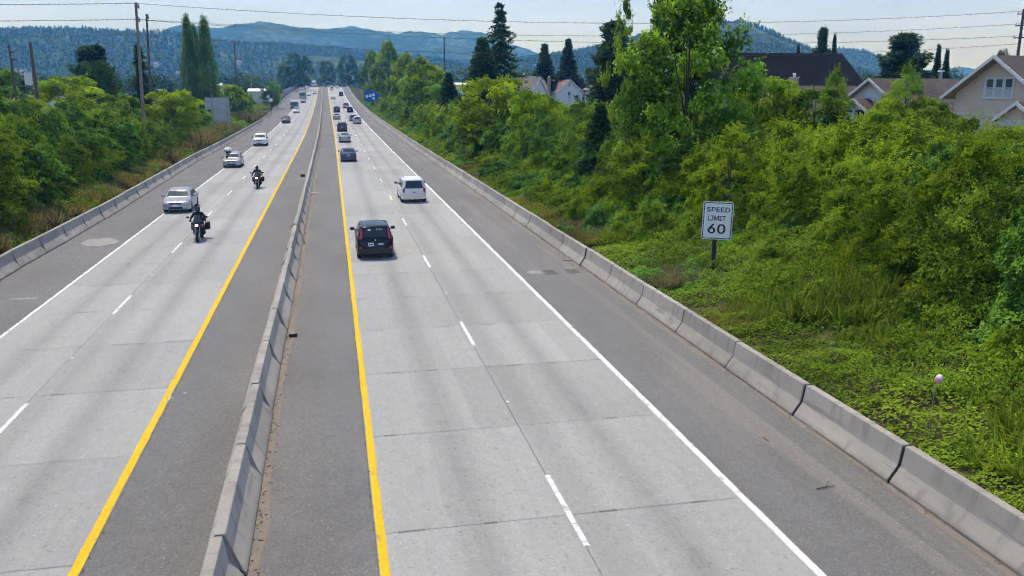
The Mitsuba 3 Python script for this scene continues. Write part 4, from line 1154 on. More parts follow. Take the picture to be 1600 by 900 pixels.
# ---------------------------------------------------------------- poles and wires
def utility_pole(p, q, r, label, arms=(), material='pole_wood', box_at=None, group=None):
    """p foot, q top"""
    p, q = np.array(p), np.array(q)
    k = thing('utility_pole', label, 'pole', group)
    put(k, 'shaft', tube([p, (p + q) / 2, q], [r * 1.25, r, r * .75], 10), material, 40)
    for t, w in arms:
        c = p + (q - p) * t
        a = put(k, 'crossarm', tr_(box([0, 0, 0], [.12, w, .14]), npm(c + np.array([r * 1.4, 0, 0]), math.radians(8))), 'pole_wood')
        for s in (-.46, 0, .46):
            e = c + np.array([r * 1.4 - s * w * math.sin(math.radians(8)), s * w * math.cos(math.radians(8)), .15])
            put(a, 'insulator', tube([e, e + [0, 0, .22]], [.06, .04], 8), 'grey_metal', 40)
    if box_at is not None:
        c = p + (q - p) * box_at
        b = put(k, 'transformer', tube([c + [-.5, -.15, -.75], c + [-.5, -.15, .45]], .36, 16), 'sign_white_plain', 40)
        put(b, 'bracket', bar(c + [-.2, -.1, .2], c, .1), 'dark_metal')
    return p, q
mat('sign_white_plain', (0.72, 0.72, 0.70), 0.5)
def at_foot(top, foot_px):
    return np.array([foot_px[0], foot_px[1], float(ground_z(foot_px[0], foot_px[1])) - .3])
P1t, P1b = (-19.44, 100.00, 16.74), (-19.82, 100.00, 4.99)
utility_pole((P1b[0], P1b[1], 1.5), P1t, .17, 'tall pale utility pole, tallest on the left, right before the dark ragged conifer', ((.97, 1.8), (.88, 1.2)), 'pole_wood_pale')
P2t, P2b = (-21.80, 118.00, 16.98), (-22.42, 118.00, 5.89)
utility_pole((P2b[0], P2b[1], 1.5), P2t, .15, 'thinner brown utility pole just right of the tallest one', ((.97, 1.4),))
P3t, P3b = (-27.64, 92.00, 12.26), (-27.54, 92.00, 5.35)
utility_pole((P3b[0], P3b[1], 1.5), P3t, .17, 'leaning brown utility pole with a white transformer can', (), 'pole_wood', .70)
P4t, P4b = (-35.91, 112.00, 12.89), (-35.86, 112.00, 6.56)
utility_pole((P4b[0], P4b[1], 1.5), P4t, .15, 'leaning dark utility pole at the far left of the picture', ((.93, 1.6), (.86, 1.6)))
P5t, P5b = (-21.59, 220.00, 19.32), (-22.09, 220.00, 8.09)
utility_pole((P5b[0], P5b[1], 1.5), P5t, .20, 'lone far utility pole right of the poplars')
P6t, P6b = (32.97, 255.00, 22.47), (32.95, 255.00, 11.38)
utility_pole((P6b[0], P6b[1], 1.5), P6t, .22, 'lone reddish far utility pole above the pale spindly tree')
P7t, P7b = (86.49, 98.00, 17.80), (86.92, 98.00, 11.46)
utility_pole((P7b[0] - .5, P7b[1], 2.0), P7t, .20, 'dark utility pole with crossarms cut by the right edge behind the pink house', ((.965, 2.2), (.875, 2.4), (.78, 2.6)))
far_left = np.array([-118.0, 96.0, P1t[2] + 1.0])
utility_pole((far_left[0], far_left[1], 1.5), far_left, .17, 'utility pole out of the picture on the left that carries the wires')
def wire(p, q, sag, r, label, group):
    t = np.linspace(0, 1, 41)[:, None]
    P = np.array(p) * (1 - t) + np.array(q) * t - np.array([0, 0, 4 * sag]) * t * (1 - t)
    solo('power_line', tube(P, r, 4, cap=False), 'wire', label, 'wire', True, group=group)
def along(p, b, t):
    p, b = np.array(p), np.array(b); b = np.array([b[0], b[1], 1.5]); return b + (p - b) * t
G = 'power lines crossing the motorway'
span = 'thin power line sagging across the sky over the motorway, '
wire(along(P1t, P1b, .995), along(P7t, P7b, .985), 1.75, .024, span + 'the highest', G)
wire(along(P1t, P1b, .89) , along(P7t, P7b, .89), 1.6, .022, span + 'second from the top', G)
wire(along(P1t, P1b, .89) + [0, .5, 0], along(P7t, P7b, .80), 1.6, .024, span + 'third from the top', G)
wire(along(P1t, P1b, .79), along(P7t, P7b, .79) + [0, .6, -.8], 1.9, .022, span + 'the lowest', G)
wire(far_left, along(P1t, P1b, .995), 1.2, .030, 'power line running out of the left edge from the top of the tallest pole', G)
wire(far_left - [0, 0, 1.6], along(P1t, P1b, .89), 1.2, .028, 'power line running out of the left edge from the lower arm of the tallest pole', G)
wire(far_left - [0, 0, 3.4], along(P1t, P1b, .79), 1.2, .022, 'lowest power line running out of the left edge from the tallest pole', G)
wire((-22.17, 220.00, 11.07), (21.00, 235.00, 12.41), .6, .03, 'pale low wire across the road far ahead', G)

def lamp_post(p, ztop, r, arm, label):
    k = thing('lamp_post', label, 'lamp post')
    put(k, 'shaft', tube([p, [p[0], p[1], ztop]], [r * 1.3, r * .8], 10), 'grey_metal', 40)
    if arm:
        e = np.array([p[0] + arm, p[1], ztop + .35])
        put(k, 'arm', tube([[p[0], p[1], ztop - .05], [p[0] + arm * .4, p[1], ztop + .3], e], r * .6, 8), 'grey_metal', 40)
        put(k, 'lamp_head', box(e + [np.sign(arm) * .35, 0, -.02], [.9, .36, .16]), 'sign_white_plain')
p = (-18.72, 318.00, 2.90); lamp_post((p[0], p[1], p[2] - 2), (-17.96, 318.00, 15.53)[2], .13, 5.2, 'tall lamp post with a long pale arm over the carriageway, left of the crest')
p = (-17.73, 312.00, 3.00); lamp_post((p[0], p[1], p[2] - 2), (-17.17, 312.00, 12.42)[2], .12, 0, 'plain grey post right beside the tall armed lamp post')
p = (-25.01, 300.00, 3.21); lamp_post((p[0], p[1], p[2] - 2), (-24.36, 300.00, 13.04)[2], .10, -1.4, 'thin lamp post in front of the white roofed shed')

# ---------------------------------------------------------------- signs
def text_at(txt, height, wide, cx, cz, y):
    m = meshkit.text_mesh(txt, height, .004, bold=True)
    b = m.bounds; w = b[1, 0] - b[0, 0]
    m.apply_translation([-(b[0, 0] + b[1, 0]) / 2, -(b[0, 1] + b[1, 1]) / 2, 0]); m.apply_scale([wide / w, height / (b[1, 1] - b[0, 1]), 1])
    v = m.vertices
    return tm(np.stack([v[:, 0] + cx, y - v[:, 2], v[:, 1] + cz], 1), m.faces)
def rrect(w, h, r):
    return shapely.box(-w / 2 + r, -h / 2 + r, w / 2 - r, h / 2 - r).buffer(r, quad_segs=6)
mat('sign_white', lambda p, n, uv: mi.Color3f(0.88, 0.88, 0.88) * (0.94 + 0.1 * fbm(p.x * 4, p.y * 4, p.z * 4, 3)), 0.45)
mat('sign_black', (0.012, 0.012, 0.014), 0.45)
base, mid = (15.09, 32.00, 0.75), (15.14, 32.00, 2.74)
k = thing('speed_limit_sign', 'white speed limit sign with black figures on a dark post in the bank', 'road sign')
SM = T().translate([mid[0], mid[1], mid[2]]).rotate([0, 0, 1], -20).rotate([0, 1, 0], 1.4)
W_, H_ = 1.20, 1.54
pl = put(k, 'panel', prism(rrect(W_, H_, .08), 0, .012), 'sign_white', to_world=SM)
put(k, 'border', prism(rrect(W_ - .06, H_ - .06, .06).difference(rrect(W_ - .13, H_ - .13, .04)), -.004, -.001), 'sign_black', to_world=SM)
put(k, 'lettering', text_at('SPEED', .205, .93, 0, .77 - .32, -.001), 'sign_black', to_world=SM, label='black word SPEED')
put(k, 'lettering', text_at('LIMIT', .205, .72, -.03, .77 - .67, -.001), 'sign_black', to_world=SM, label='black word LIMIT')
put(k, 'numerals', text_at('60', .40, .70, -.01, .77 - 1.10, -.001), 'sign_black', to_world=SM, label='large black figure 60')
for dz in (.67, -.68):
    put(k, 'bolt', tube([[0, -.014, dz], [0, .0, dz]], .016, 8), 'dark_metal', to_world=SM)
fz = float(ground_z(base[0], base[1])) - .5
put(k, 'post', tr_(box([0, 0, 0], [.17, .15, mid[2] + .5 - fz]), npm(((base[0] + mid[0]) / 2, mid[1] + .13, (mid[2] + .5 + fz) / 2), math.radians(-20))), 'post_dark')
mat('post_dark', (0.045, 0.038, 0.032), 0.85)

# grey back of a big two panel sign on the left
c = (-18.14, 150.00, 5.60); c2 = (-17.69, 150.00, 3.64)
k = thing('road_sign', 'grey bare back of a large two panel road sign standing in the left bank', 'road sign')
px = 150 / 1338
put(k, 'panel', box([c[0], 150, c[2]], [3.75, .05, 1.95]), 'sign_back')
put(k, 'panel', box([c2[0], 150, c2[2]], [2.9, .05, 2.15]), 'sign_back')
for dx in (-1.1, 1.15):
    put(k, 'post', box2([c[0] + dx + .3, 149.80, 1.2], [c[0] + dx + .48, 149.97, c[2] + .85]), 'grey_metal')
for z in (c[2] + .9, c[2] - .9, c2[2] - .9):
    put(k, 'rail', box2([c[0] - 1.3, 149.93, z - .05], [c[0] + 1.8, 149.973, z + .05]), 'grey_metal')

# blue services sign on the right verge
mat('sign_blue', (0.015, 0.11, 0.42), 0.45)
c = (11.99, 272.00, 5.84)
k = thing('services_sign', 'blue roadside sign with pale panels below the cottonwoods', 'road sign')
put(k, 'panel', box([c[0], 272, c[2]], [3.6, .06, 3.2]), 'sign_blue')
for dx, dz, w in ((-.95, -.15, .75), (.05, .1, .85), (1.1, .35, .8), (1.1, -.75, .7)):
    put(k, 'pale_panel', box([c[0] + dx, 271.955, c[2] + dz], [w, .02, .8]), 'sign_white')
for dx in (-1.3, 1.3):
    put(k, 'post', box2([c[0] + dx - .08, 272.04, 2.0], [c[0] + dx + .08, 272.2, c[2] + 1.4]), 'grey_metal')
c = (14.10, 268.00, 5.49)
k = thing('services_sign', 'narrow second blue sign peeping out right of the pale paneled one', 'road sign')
put(k, 'panel', box([c[0], 268, c[2]], [1.5, .06, 2.4]), 'sign_blue')
put(k, 'post', box2([c[0] - .08, 268.04, 2.0], [c[0] + .08, 268.2, c[2] + 1.0]), 'grey_metal')

# small post and marker on the left verge, retaining wall of the ramp
p = (-15.73, 246.00, 1.50)
k = thing('marker_post', 'short dark post with a small pale disc beside the left barrier', 'post')
put(k, 'post', box2([p[0] - .09, p[1] - .09, p[2] - 1.2], [p[0] + .09, p[1] + .09, p[2] + 3.1]), 'post_dark')
put(k, 'disc', tube([[p[0], p[1] - .16, p[2] + 3.5], [p[0], p[1] - .1, p[2] + 3.5]], .5, 14), 'sign_white')
ys_ = np.linspace(285, 480, 40)
xa = left_edge(ys_) - np.interp(ys_, [285, 330, 480], [2.2, 3.0, 1.6])
P = []
for o, zt in ((0, -1.0), (0, 2.3), (-.3, 2.3), (-.3, -1.0)):
    P.append(np.stack([xa + o, ys_, rz(ys_) + zt], 1))
solo('retaining_wall', grid(np.array(P).transpose(1, 0, 2)[:, ::-1]), 'wall_grey', 'long pale grey wall curving up along the outside of the left barrier', 'wall')
mat('wall_grey', lambda p, n, uv: mi.Color3f(0.30, 0.29, 0.30) * (0.8 + 0.4 * fbm(p.x * .4, p.y * .4, p.z * 1.2, 3)), 0.85)

# ---------------------------------------------------------------- vehicles
def paint(key, rgb, rough=0.35, metallic=0.0):
    return mat(key, rgb, rough, metallic, 0.6, clearcoat=0.8)
mat('paint_black', (0.004, 0.006, 0.012), 0.18, 0.0, 0.35, clearcoat=0.25)
paint('paint_white', (0.68, 0.69, 0.71))
paint('paint_silver', (0.36, 0.38, 0.41), 0.35, 0.35)
paint('paint_gold', (0.42, 0.41, 0.37), 0.35, 0.35)
paint('paint_navy', (0.020, 0.055, 0.105), 0.3, 0.2)
paint('paint_dark', (0.028, 0.030, 0.034), 0.3, 0.2)
paint('paint_teal', (0.06, 0.14, 0.16), 0.35, 0.2)
paint('paint_green', (0.28, 0.34, 0.33), 0.35, 0.3)
paint('paint_bluegrey', (0.16, 0.21, 0.26), 0.35, 0.3)
mat('car_glass', (0.014, 0.022, 0.026), 0.04, spec=0.6, clearcoat=0.4)
mat('car_glass_pale', (0.05, 0.068, 0.078), 0.05, spec=0.6, clearcoat=0.5)
mat('trim_black', (0.018, 0.018, 0.019), 0.5)
mat('tyre', (0.016, 0.016, 0.016), 0.85)
mat('rim', (0.34, 0.34, 0.35), 0.35, 0.7)
mat('lamp_red', (0.38, 0.012, 0.012), 0.15, spec=0.8, clearcoat=1.0)
mat('lamp_amber', (0.55, 0.20, 0.03), 0.15, spec=0.8)
mat('lamp_clear', (0.52, 0.54, 0.56), 0.12, 0.3, spec=0.9, clearcoat=1.0)
mat('chrome', (0.62, 0.62, 0.63), 0.15, 0.9)
mat('plate_white', (0.62, 0.63, 0.65), 0.5)
mat('plate_ink', (0.10, 0.11, 0.20), 0.5)
mat('sticker', (0.62, 0.66, 0.66), 0.5)

def catmull(pts, n=7):
    p = np.array(pts, float); out = []
    for i in range(len(p) - 1):
        a, b, c, d = p[max(i - 1, 0)], p[i], p[i + 1], p[min(i + 2, len(p) - 1)]
        t = np.linspace(0, 1, n, endpoint=False)[:, None]
        out.append(.5 * (2 * b + (c - a) * t + (2 * a - 5 * b + 4 * c - d) * t ** 2 + (3 * b - a - 3 * c + d) * t ** 3) * .55 + (b * (1 - t) + c * t) * .45)
    return np.vstack(out + [p[-1:]])

class Body:
    """a car body from its side outline: y is the way it faces, x to its right; rear at -L/2"""
    def __init__(self, L, W, upper, sill, wheels, wr, belt, tumble=.24, crown=.05):
        self.L, self.W, self.belt, self.tumble = L, W, belt, tumble
        self.up = catmull(upper)                        # (s, z) from the rear foot over the roof to the front foot
        self.sill, self.wheels, self.wr = sill, wheels, wr
        self.line = LineString(self.up)
        poly = Polygon(np.vstack([self.up, [[self.up[-1, 0], sill], [self.up[0, 0], sill]]])).buffer(0)
        for w in wheels:
            poly = poly.difference(Point(w, wr * .98).buffer(wr * 1.16, quad_segs=10))
        self.poly = max(poly.geoms, key=lambda g: g.area) if hasattr(poly, 'geoms') else poly
    def half(self, s, z):
        s, z = np.asarray(s, float), np.asarray(z, float)
        e = np.clip((np.abs(s) - (self.L / 2 - .75)) / .75, 0, 1)
        w = self.W / 2 * (1 - .10 * e ** 2)
        w = w * (1 - .035 * np.clip((.5 - z) / .3, 0, 1))
        return w - self.tumble * np.maximum(z - self.belt, 0) - .05 * np.clip((z - self.belt) / .05, 0, 1)
    def bend(self, v):
        """round the ends in plan and crown the roof"""
        v = np.array(v, float)
        q = np.clip(np.abs(v[:, 0]) / (self.W / 2), 0, 1)
        e = np.clip((np.abs(v[:, 1]) - self.L * .28) / (self.L * .22), 0, 1)
        v[:, 1] -= np.sign(v[:, 1]) * e * .16 * q ** 2.6
        v[:, 2] -= np.clip((v[:, 2] - self.belt) / .4, 0, 1) * .05 * q ** 2
        return v
    def shell(self, h=.09):
        ring = np.array(self.poly.exterior.coords)[:-1]
        L_ = LineString(np.vstack([ring, ring[:1]])); n = int(L_.length / (h * .6))
        B = np.array([L_.interpolate(i / n, normalized=True).coords[0] for i in range(n)])
        x0, z0, x1, z1 = self.poly.bounds
        gx_, gz_ = np.meshgrid(np.arange(x0, x1, h), np.arange(z0, z1, h)); g = np.stack([gx_.ravel(), gz_.ravel()], 1)
        inner = shapely.contains_xy(self.poly.buffer(-h * .45), g[:, 0], g[:, 1])
        P = np.vstack([B, g[inner]])
        d = Delaunay(P); c = P[d.simplices].mean(1)
        f = d.simplices[shapely.contains_xy(self.poly, c[:, 0], c[:, 1])]
        a, b, c = P[f[:, 0]], P[f[:, 1]], P[f[:, 2]]
        area = (b[:, 0] - a[:, 0]) * (c[:, 1] - a[:, 1]) - (b[:, 1] - a[:, 1]) * (c[:, 0] - a[:, 0])
        f = np.where((area > 0)[:, None], f, f[:, ::-1])
        dist = np.array([self.line.distance(Point(p)) for p in P])
        w = self.half(P[:, 0], P[:, 1]) * (1 - .10 * np.clip(1 - dist / .10, 0, 1) ** 2)
        right = np.stack([w, P[:, 0], P[:, 1]], 1); left = np.stack([-w, P[:, 0], P[:, 1]], 1)
        n0 = len(P)
        ny = 9
        rows = [np.stack([w[:n] * t, B[:, 0], B[:, 1]], 1) for t in np.linspace(1, -1, ny)]
        v = np.vstack([right, left] + rows[1:-1])
        idx = [np.arange(n)] + [2 * n0 + n * i + np.arange(n) for i in range(ny - 2)] + [n0 + np.arange(n)]
        F = [f, f[:, ::-1] + n0]
        for i in range(ny - 1):
            a, b = idx[i], idx[i + 1]; a2, b2 = np.roll(a, -1), np.roll(b, -1)
            F.append(np.stack([a, b2, a2], 1)); F.append(np.stack([a, b, b2], 1))
        m = trimesh.Trimesh(self.bend(v), np.vstack(F), process=False)
        trimesh.repair.fix_normals(m)
        return m
    def side_panel(self, pts, off=.006, both=True):
        """a polygon given in (s, z) laid on both flanks"""
        pg = Polygon(pts); h = .10
        L_ = LineString(list(pts) + [pts[0]]); n = max(8, int(L_.length / .07))
        B = np.array([L_.interpolate(i / n, normalized=True).coords[0] for i in range(n)])
        x0, z0, x1, z1 = pg.bounds
        gx_, gz_ = np.meshgrid(np.arange(x0, x1, h), np.arange(z0, z1, h)); g = np.stack([gx_.ravel(), gz_.ravel()], 1)
        P = np.vstack([B, g[shapely.contains_xy(pg.buffer(-.04), g[:, 0], g[:, 1])]])
        d = Delaunay(P); c = P[d.simplices].mean(1)
        f = d.simplices[shapely.contains_xy(pg, c[:, 0], c[:, 1])]
        a, b, c = P[f[:, 0]], P[f[:, 1]], P[f[:, 2]]
        area = (b[:, 0] - a[:, 0]) * (c[:, 1] - a[:, 1]) - (b[:, 1] - a[:, 1]) * (c[:, 0] - a[:, 0])
        f = np.where((area > 0)[:, None], f, f[:, ::-1])
        w = self.half(P[:, 0], P[:, 1]) + off
        out = []
        for s in (1, -1):
            out.append(tm(self.bend(np.stack([s * w, P[:, 0], P[:, 1]], 1)), f if s > 0 else f[:, ::-1]))
        return out
    def at_z(self, z, end):
        """station and height of the outline at height z on the rear (-1) or front (1)"""
        p = self.up
        k = np.argmax(p[:, 1])
        q = p[:k + 1] if end < 0 else p[k:][::-1]
        return float(np.interp(z, np.maximum.accumulate(q[:, 1]) + 1e-6 * np.arange(len(q)), q[:, 0]))
    def end_panel(self, end, x0, x1, z0, z1, off=.006, x0t=None, x1t=None, nz=7, nx=9):
        """a quad lying on the rear or front face between two heights; x as a share of the half width"""
        zs = np.linspace(z0, z1, nz); V = []
        for i, z in enumerate(zs):
            t = i / (nz - 1)
            a = x0 + (x0t - x0) * t if x0t is not None else x0; b = x1 + (x1t - x1) * t if x1t is not None else x1
            s = self.at_z(z, end)
            ds = (self.at_z(z + .02, end) - self.at_z(z - .02, end)) / .04
            nn = np.array([end, -ds * end]) / math.hypot(1, ds)
            w = float(self.half(s, z)) * .985
            for u in np.linspace(a, b, nx):
                V.append([u * w, s + nn[0] * off, z + nn[1] * off])
        m = grid(self.bend(np.array(V)).reshape(nz, nx, 3))
        n = m.face_normals.mean(0)
        if n[1] * end < 0: m.invert()
        return m
    def slab(self, end, x0, x1, z0, z1, off, **kw):
        """as end_panel, with thickness"""
        a = self.end_panel(end, x0, x1, z0, z1, off, **kw); b = self.end_panel(end, x0, x1, z0, z1, -.02, **kw)
        nz, nx = kw.get('nz', 7), kw.get('nx', 9)
        va, vb = a.vertices.reshape(nz, nx, 3), b.vertices.reshape(nz, nx, 3)
        loop = lambda g: np.vstack([g[0], g[1:, -1], g[-1, -2::-1], g[-2:0:-1, 0]])
        la, lb = loop(va), loop(vb); n = len(la); i = np.arange(n)
        side = tm(np.vstack([la, lb]), np.stack([i, (i + 1) % n, (i + 1) % n + n, i + n], 1))
        m = trimesh.Trimesh(*(lambda c: (c.vertices, c.faces))(cat(a, side, tm(b.vertices, b.faces[:, ::-1]))), process=True)
        trimesh.repair.fix_normals(m)
        return m

def wheel_parts(key, s, x, r, wd, M, rim='rim', alike=True):
    sg = np.sign(x)
    prof_ = np.array([(r * .60, wd / 2), (r * .88, wd / 2), (r * .97, wd * .40), (r, wd * .25), (r, -wd * .25), (r * .97, -wd * .40), (r * .88, -wd / 2), (r * .60, -wd / 2)])
    t = lathe(prof_[::-1], 22, 'y'); t = tm(t.vertices[:, [1, 0, 2]] * [1, 1, 1], t.faces)
    t.apply_translation([x - sg * wd / 2, s, r])
    w = put(key, 'wheel', t, 'tyre', 40, to_world=M)
    n = 5; ms = []
    disc = lathe([(r * .62, 0), (r * .60, .012), (r * .2, .03), (.001, .03)], 20, 'y'); v = disc.vertices[:, [1, 0, 2]]
    v = v * [sg, 1, 1]; v[:, 0] += x - sg * .05; v[:, 1] += s; v[:, 2] += r
    put(w, 'rim', trimesh.Trimesh(v, disc.faces), rim, 30, to_world=M)

KIND = {}
def kind(name, **kw): KIND[name] = kw
kind('hatch', L=4.25, W=1.77, sill=.26, wheels=(-1.30, 1.28), wr=.325, belt=.98, tumble=.25,
     upper=[(-2.10, .30), (-2.125, .48), (-2.11, .70), (-2.06, .92), (-1.98, 1.06), (-1.72, 1.50), (-1.55, 1.58), (-.6, 1.63), (.25, 1.58), (.55, 1.47), (1.22, 1.06), (1.45, .98), (1.98, .80), (2.10, .62), (2.12, .40), (2.06, .27)],
     rear=(1.09, 1.49, .78), front=(1.08, 1.46), side=[[(-1.62, 1.04), (-1.42, 1.44), (-.72, 1.50), (-.68, 1.02)], [(-.62, 1.02), (-.66, 1.50), (.18, 1.48), (.34, 1.42), (.95, 1.02)]])
kind('suv', L=4.55, W=1.84, sill=.33, wheels=(-1.34, 1.33), wr=.37, belt=1.06, tumble=.20,
     upper=[(-2.24, .40), (-2.27, .60), (-2.25, .85), (-2.20, 1.06), (-2.04, 1.60), (-1.9, 1.69), (-.6, 1.74), (.35, 1.70), (.62, 1.60), (1.22, 1.14), (1.5, 1.08), (2.12, .98), (2.24, .78), (2.26, .50), (2.2, .36)],
     rear=(1.13, 1.58, .82), front=(1.16, 1.58), side=[[(-1.95, 1.12), (-1.80, 1.58), (-1.0, 1.62), (-.98, 1.10)], [(-.92, 1.10), (-.93, 1.62), (-.10, 1.62), (-.08, 1.10)], [(-.02, 1.10), (-.03, 1.62), (.42, 1.56), (.98, 1.10)]])
kind('minivan', L=4.75, W=1.84, sill=.28, wheels=(-1.42, 1.42), wr=.335, belt=1.02, tumble=.20,
     upper=[(-2.33, .36), (-2.37, .50), (-2.36, .72), (-2.34, 1.02), (-2.14, 1.58), (-2.00, 1.68), (-.6, 1.73), (.35, 1.68), (.72, 1.54), (1.50, 1.08), (1.7, 1.00), (2.22, .82), (2.34, .66), (2.36, .42), (2.28, .30)],
     rear=(1.06, 1.57, .84), front=(1.10, 1.54), side=[[(-2.08, 1.10), (-1.92, 1.56), (-.92, 1.60), (-.90, 1.06)], [(-.85, 1.06), (-.87, 1.60), (.12, 1.58), (.14, 1.06)], [(.20, 1.06), (.18, 1.58), (.55, 1.50), (1.22, 1.06)]])
kind('sedan', L=4.65, W=1.77, sill=.25, wheels=(-1.34, 1.36), wr=.32, belt=.90, tumble=.30,
     upper=[(-2.28, .30), (-2.32, .50), (-2.30, .78), (-2.24, .98), (-1.66, 1.04), (-1.02, 1.36), (-.72, 1.43), (-.1, 1.45), (.42, 1.41), (.68, 1.33), (1.18, .97), (1.4, .92), (2.12, .76), (2.28, .62), (2.32, .42), (2.24, .28)],
     rear=(1.07, 1.36, .80), front=(.99, 1.34), side=[[(-1.36, 1.02), (-.98, 1.29), (-.55, 1.34), (-.46, .97)], [(-.40, .97), (-.48, 1.345), (.24, 1.34), (.40, 1.28), (.96, .96)]])
kind('wagon', L=4.55, W=1.77, sill=.27, wheels=(-1.28, 1.30), wr=.325, belt=.94, tumble=.26,
     upper=[(-2.22, .32), (-2.26, .50), (-2.24, .80), (-2.20, .96), (-1.98, 1.42), (-1.8, 1.50), (-.5, 1.53), (.40, 1.48), (.70, 1.39), (1.20, 1.00), (1.42, .94), (2.08, .78), (2.22, .64), (2.26, .42), (2.2, .29)],
     rear=(1.02, 1.40, .80), front=(1.02, 1.38), side=[[(-1.86, 1.02), (-1.74, 1.38), (-.92, 1.42), (-.90, .99)], [(-.84, .99), (-.86, 1.42), (-.08, 1.42), (-.06, .99)], [(.0, .99), (-.01, 1.42), (.36, 1.34), (.98, .99)]])
kind('pickup', L=5.4, W=1.92, sill=.42, wheels=(-1.62, 1.62), wr=.38, belt=1.10, tumble=.20,
     upper=[(-2.66, .52), (-2.70, .70), (-2.68, 1.04), (-2.60, 1.10), (-.86, 1.12), (-.80, 1.16), (-.62, 1.74), (-.5, 1.80), (.3, 1.82), (.58, 1.74), (1.10, 1.20), (1.4, 1.14), (2.5, 1.06), (2.66, .90), (2.70, .60), (2.62, .44)],
     rear=(1.22, 1.72, .80), front=(1.22, 1.72), side=[[(-.62, 1.18), (-.50, 1.68), (-.02, 1.70), (0, 1.16)], [(.06, 1.16), (.04, 1.70), (.40, 1.66), (.92, 1.16)]])

def car(kindname, name, category, label, x, y, paintkey, facing, group=None, glass='car_glass', detail=.09, features=()):
    """facing +1: drives away from the camera (its rear is seen), -1: comes towards it"""
    K = KIND[kindname]
    b = Body(K['L'], K['W'], K['upper'], K['sill'], K['wheels'], K['wr'], K['belt'], K['tumble'])
    key = thing(name, label, category, group)
    z = float(rz(y)); pitch = math.degrees(math.atan2(float(rz(y + 2) - rz(y - 2)), 4.0))
    M = T().translate([x, y, z + .004]).rotate([0, 0, 1], 0 if facing > 0 else 180).rotate([1, 0, 0], pitch * facing)
    P = lambda nm, m, bs, sm=30, par=None, **kw: put(par or key, nm, m, bs, sm, to_world=M, **kw)
    P('body', b.shell(detail), paintkey, 38)
    W2 = K['W'] / 2; L2 = K['L'] / 2
    P('underbody', cat(box([0, 0, K['sill'] + .12], [K['W'] * .72, K['L'] * .86, .22]), *[box([0, s, K['wr'] + .05], [K['W'] * .80, K['wr'] * 2.2, K['wr'] * 1.5]) for s in K['wheels']]), 'trim_black')
    z0, z1, xr = K['rear']
    P('rear_window', b.end_panel(-1, -xr, xr, z0, z1, .008, -xr * .92, xr * .92), glass)
    z0, z1 = K['front']
    P('windscreen', b.end_panel(1, -.88, .88, z0, z1, .008, -.84, .84), glass)
    for pts in K['side']:
        for m in b.side_panel(pts):
            P('side_window', m, glass)
    bz = K['sill']
    rb0, rb1 = bz + .06, bz + .30
    bmat_ = 'trim_black' if 'dark_bumper' in features else ('chrome' if 'chrome_bumper' in features else paintkey)
    P('rear_bumper', b.slab(-1, -1.0, 1.0, rb0, rb1, .045), bmat_)
    P('front_bumper', b.slab(1, -1.0, 1.0, rb0, rb1, .04), bmat_)
    P('lower_grille', b.end_panel(1, -.55, .55, rb0 + .02, rb0 + .13, .048), 'trim_black')
    belt = K['belt']
    if 'tall_lights' in features:
        for s in (-1, 1):
            P('tail_light', b.end_panel(-1, s * .80, s * .985, belt + .02, belt + .50, .012, s * .86, s * .985), 'lamp_red')
            P('reflector', b.end_panel(-1, s * .82, s * .97, rb1 + .0, rb1 + .09, .05), 'lamp_red')
    elif 'van_lights' in features:
        for s in (-1, 1):
            P('tail_light', b.end_panel(-1, s * .80, s * .98, rb1 + .18, rb1 + .50, .012), 'lamp_red')
    else:
        for s in (-1, 1):
            P('tail_light', b.end_panel(-1, s * .62, s * .98, belt - .20, belt - .02, .012), 'lamp_red')
    fl = {'sedan': (.60, .72), 'hatch': (.66, .80), 'suv': (.80, .95), 'minivan': (.66, .80), 'wagon': (.62, .74), 'pickup': (.82, 1.0)}[kindname]
    for s in (-1, 1):
        P('headlight', b.end_panel(1, s * .56, s * .98, fl[0], fl[1], .012), 'lamp_clear')
    P('grille', b.end_panel(1, -.46, .46, fl[0] + .01, fl[1] - .03, .014), 'trim_black')
    pz = rb1 + .12 if kindname != 'pickup' else rb1 + .02
    px_ = -.28 if 'plate_left' in features else 0.0
    pl = P('rear_plate', b.end_panel(-1, px_ - .17, px_ + .17, pz, pz + .155, .02, nz=3, nx=3), 'plate_white')
    if detail < .1:
        P('plate_marks', b.end_panel(-1, px_ - .12, px_ + .12, pz + .04, pz + .10, .024, nz=3, nx=3), 'plate_ink', par=pl)
    P('front_plate', b.end_panel(1, -.17, .17, rb0 + .14, rb0 + .26, .055, nz=3, nx=3), 'plate_white')
    ws = K['front'][0]
    sm = b.at_z(ws, 1) - .42
    for s in (-1, 1):
        w = float(b.half(sm, belt)) 
        e = trimesh.creation.icosphere(2, 1.0); e.apply_scale([.12, .075, .085]); e.apply_translation([s * (w + .13), sm, belt + .12])
        mk = P('mirror', e, 'trim_black' if 'black_mirrors' in features else paintkey, True)
        P('arm', tube([[s * (w - .06), sm + .02, belt + .04], [s * (w + .08), sm, belt + .10]], .025, 6), 'trim_black', par=mk)
    for s in K['wheels']:
        for sd in (-1, 1):
            wheel_parts(key, s, sd * (W2 - .015), K['wr'], .21, M)
    zr_ = max(p[1] for p in K['upper'])
    if 'rails' in features:
        for s in (-1, 1):
            xx = s * (float(b.half(-.5, zr_ - .05)) - .10)
            P('roof_rail', tube([[xx, -L2 * .72, zr_ - .07], [xx, -L2 * .66, zr_ + .02], [xx, 0, zr_ + .04], [xx, .25, zr_ - .0], [xx, .33, zr_ - .06]], .02, 6), 'trim_black' if paintkey != 'paint_white' else 'chrome')
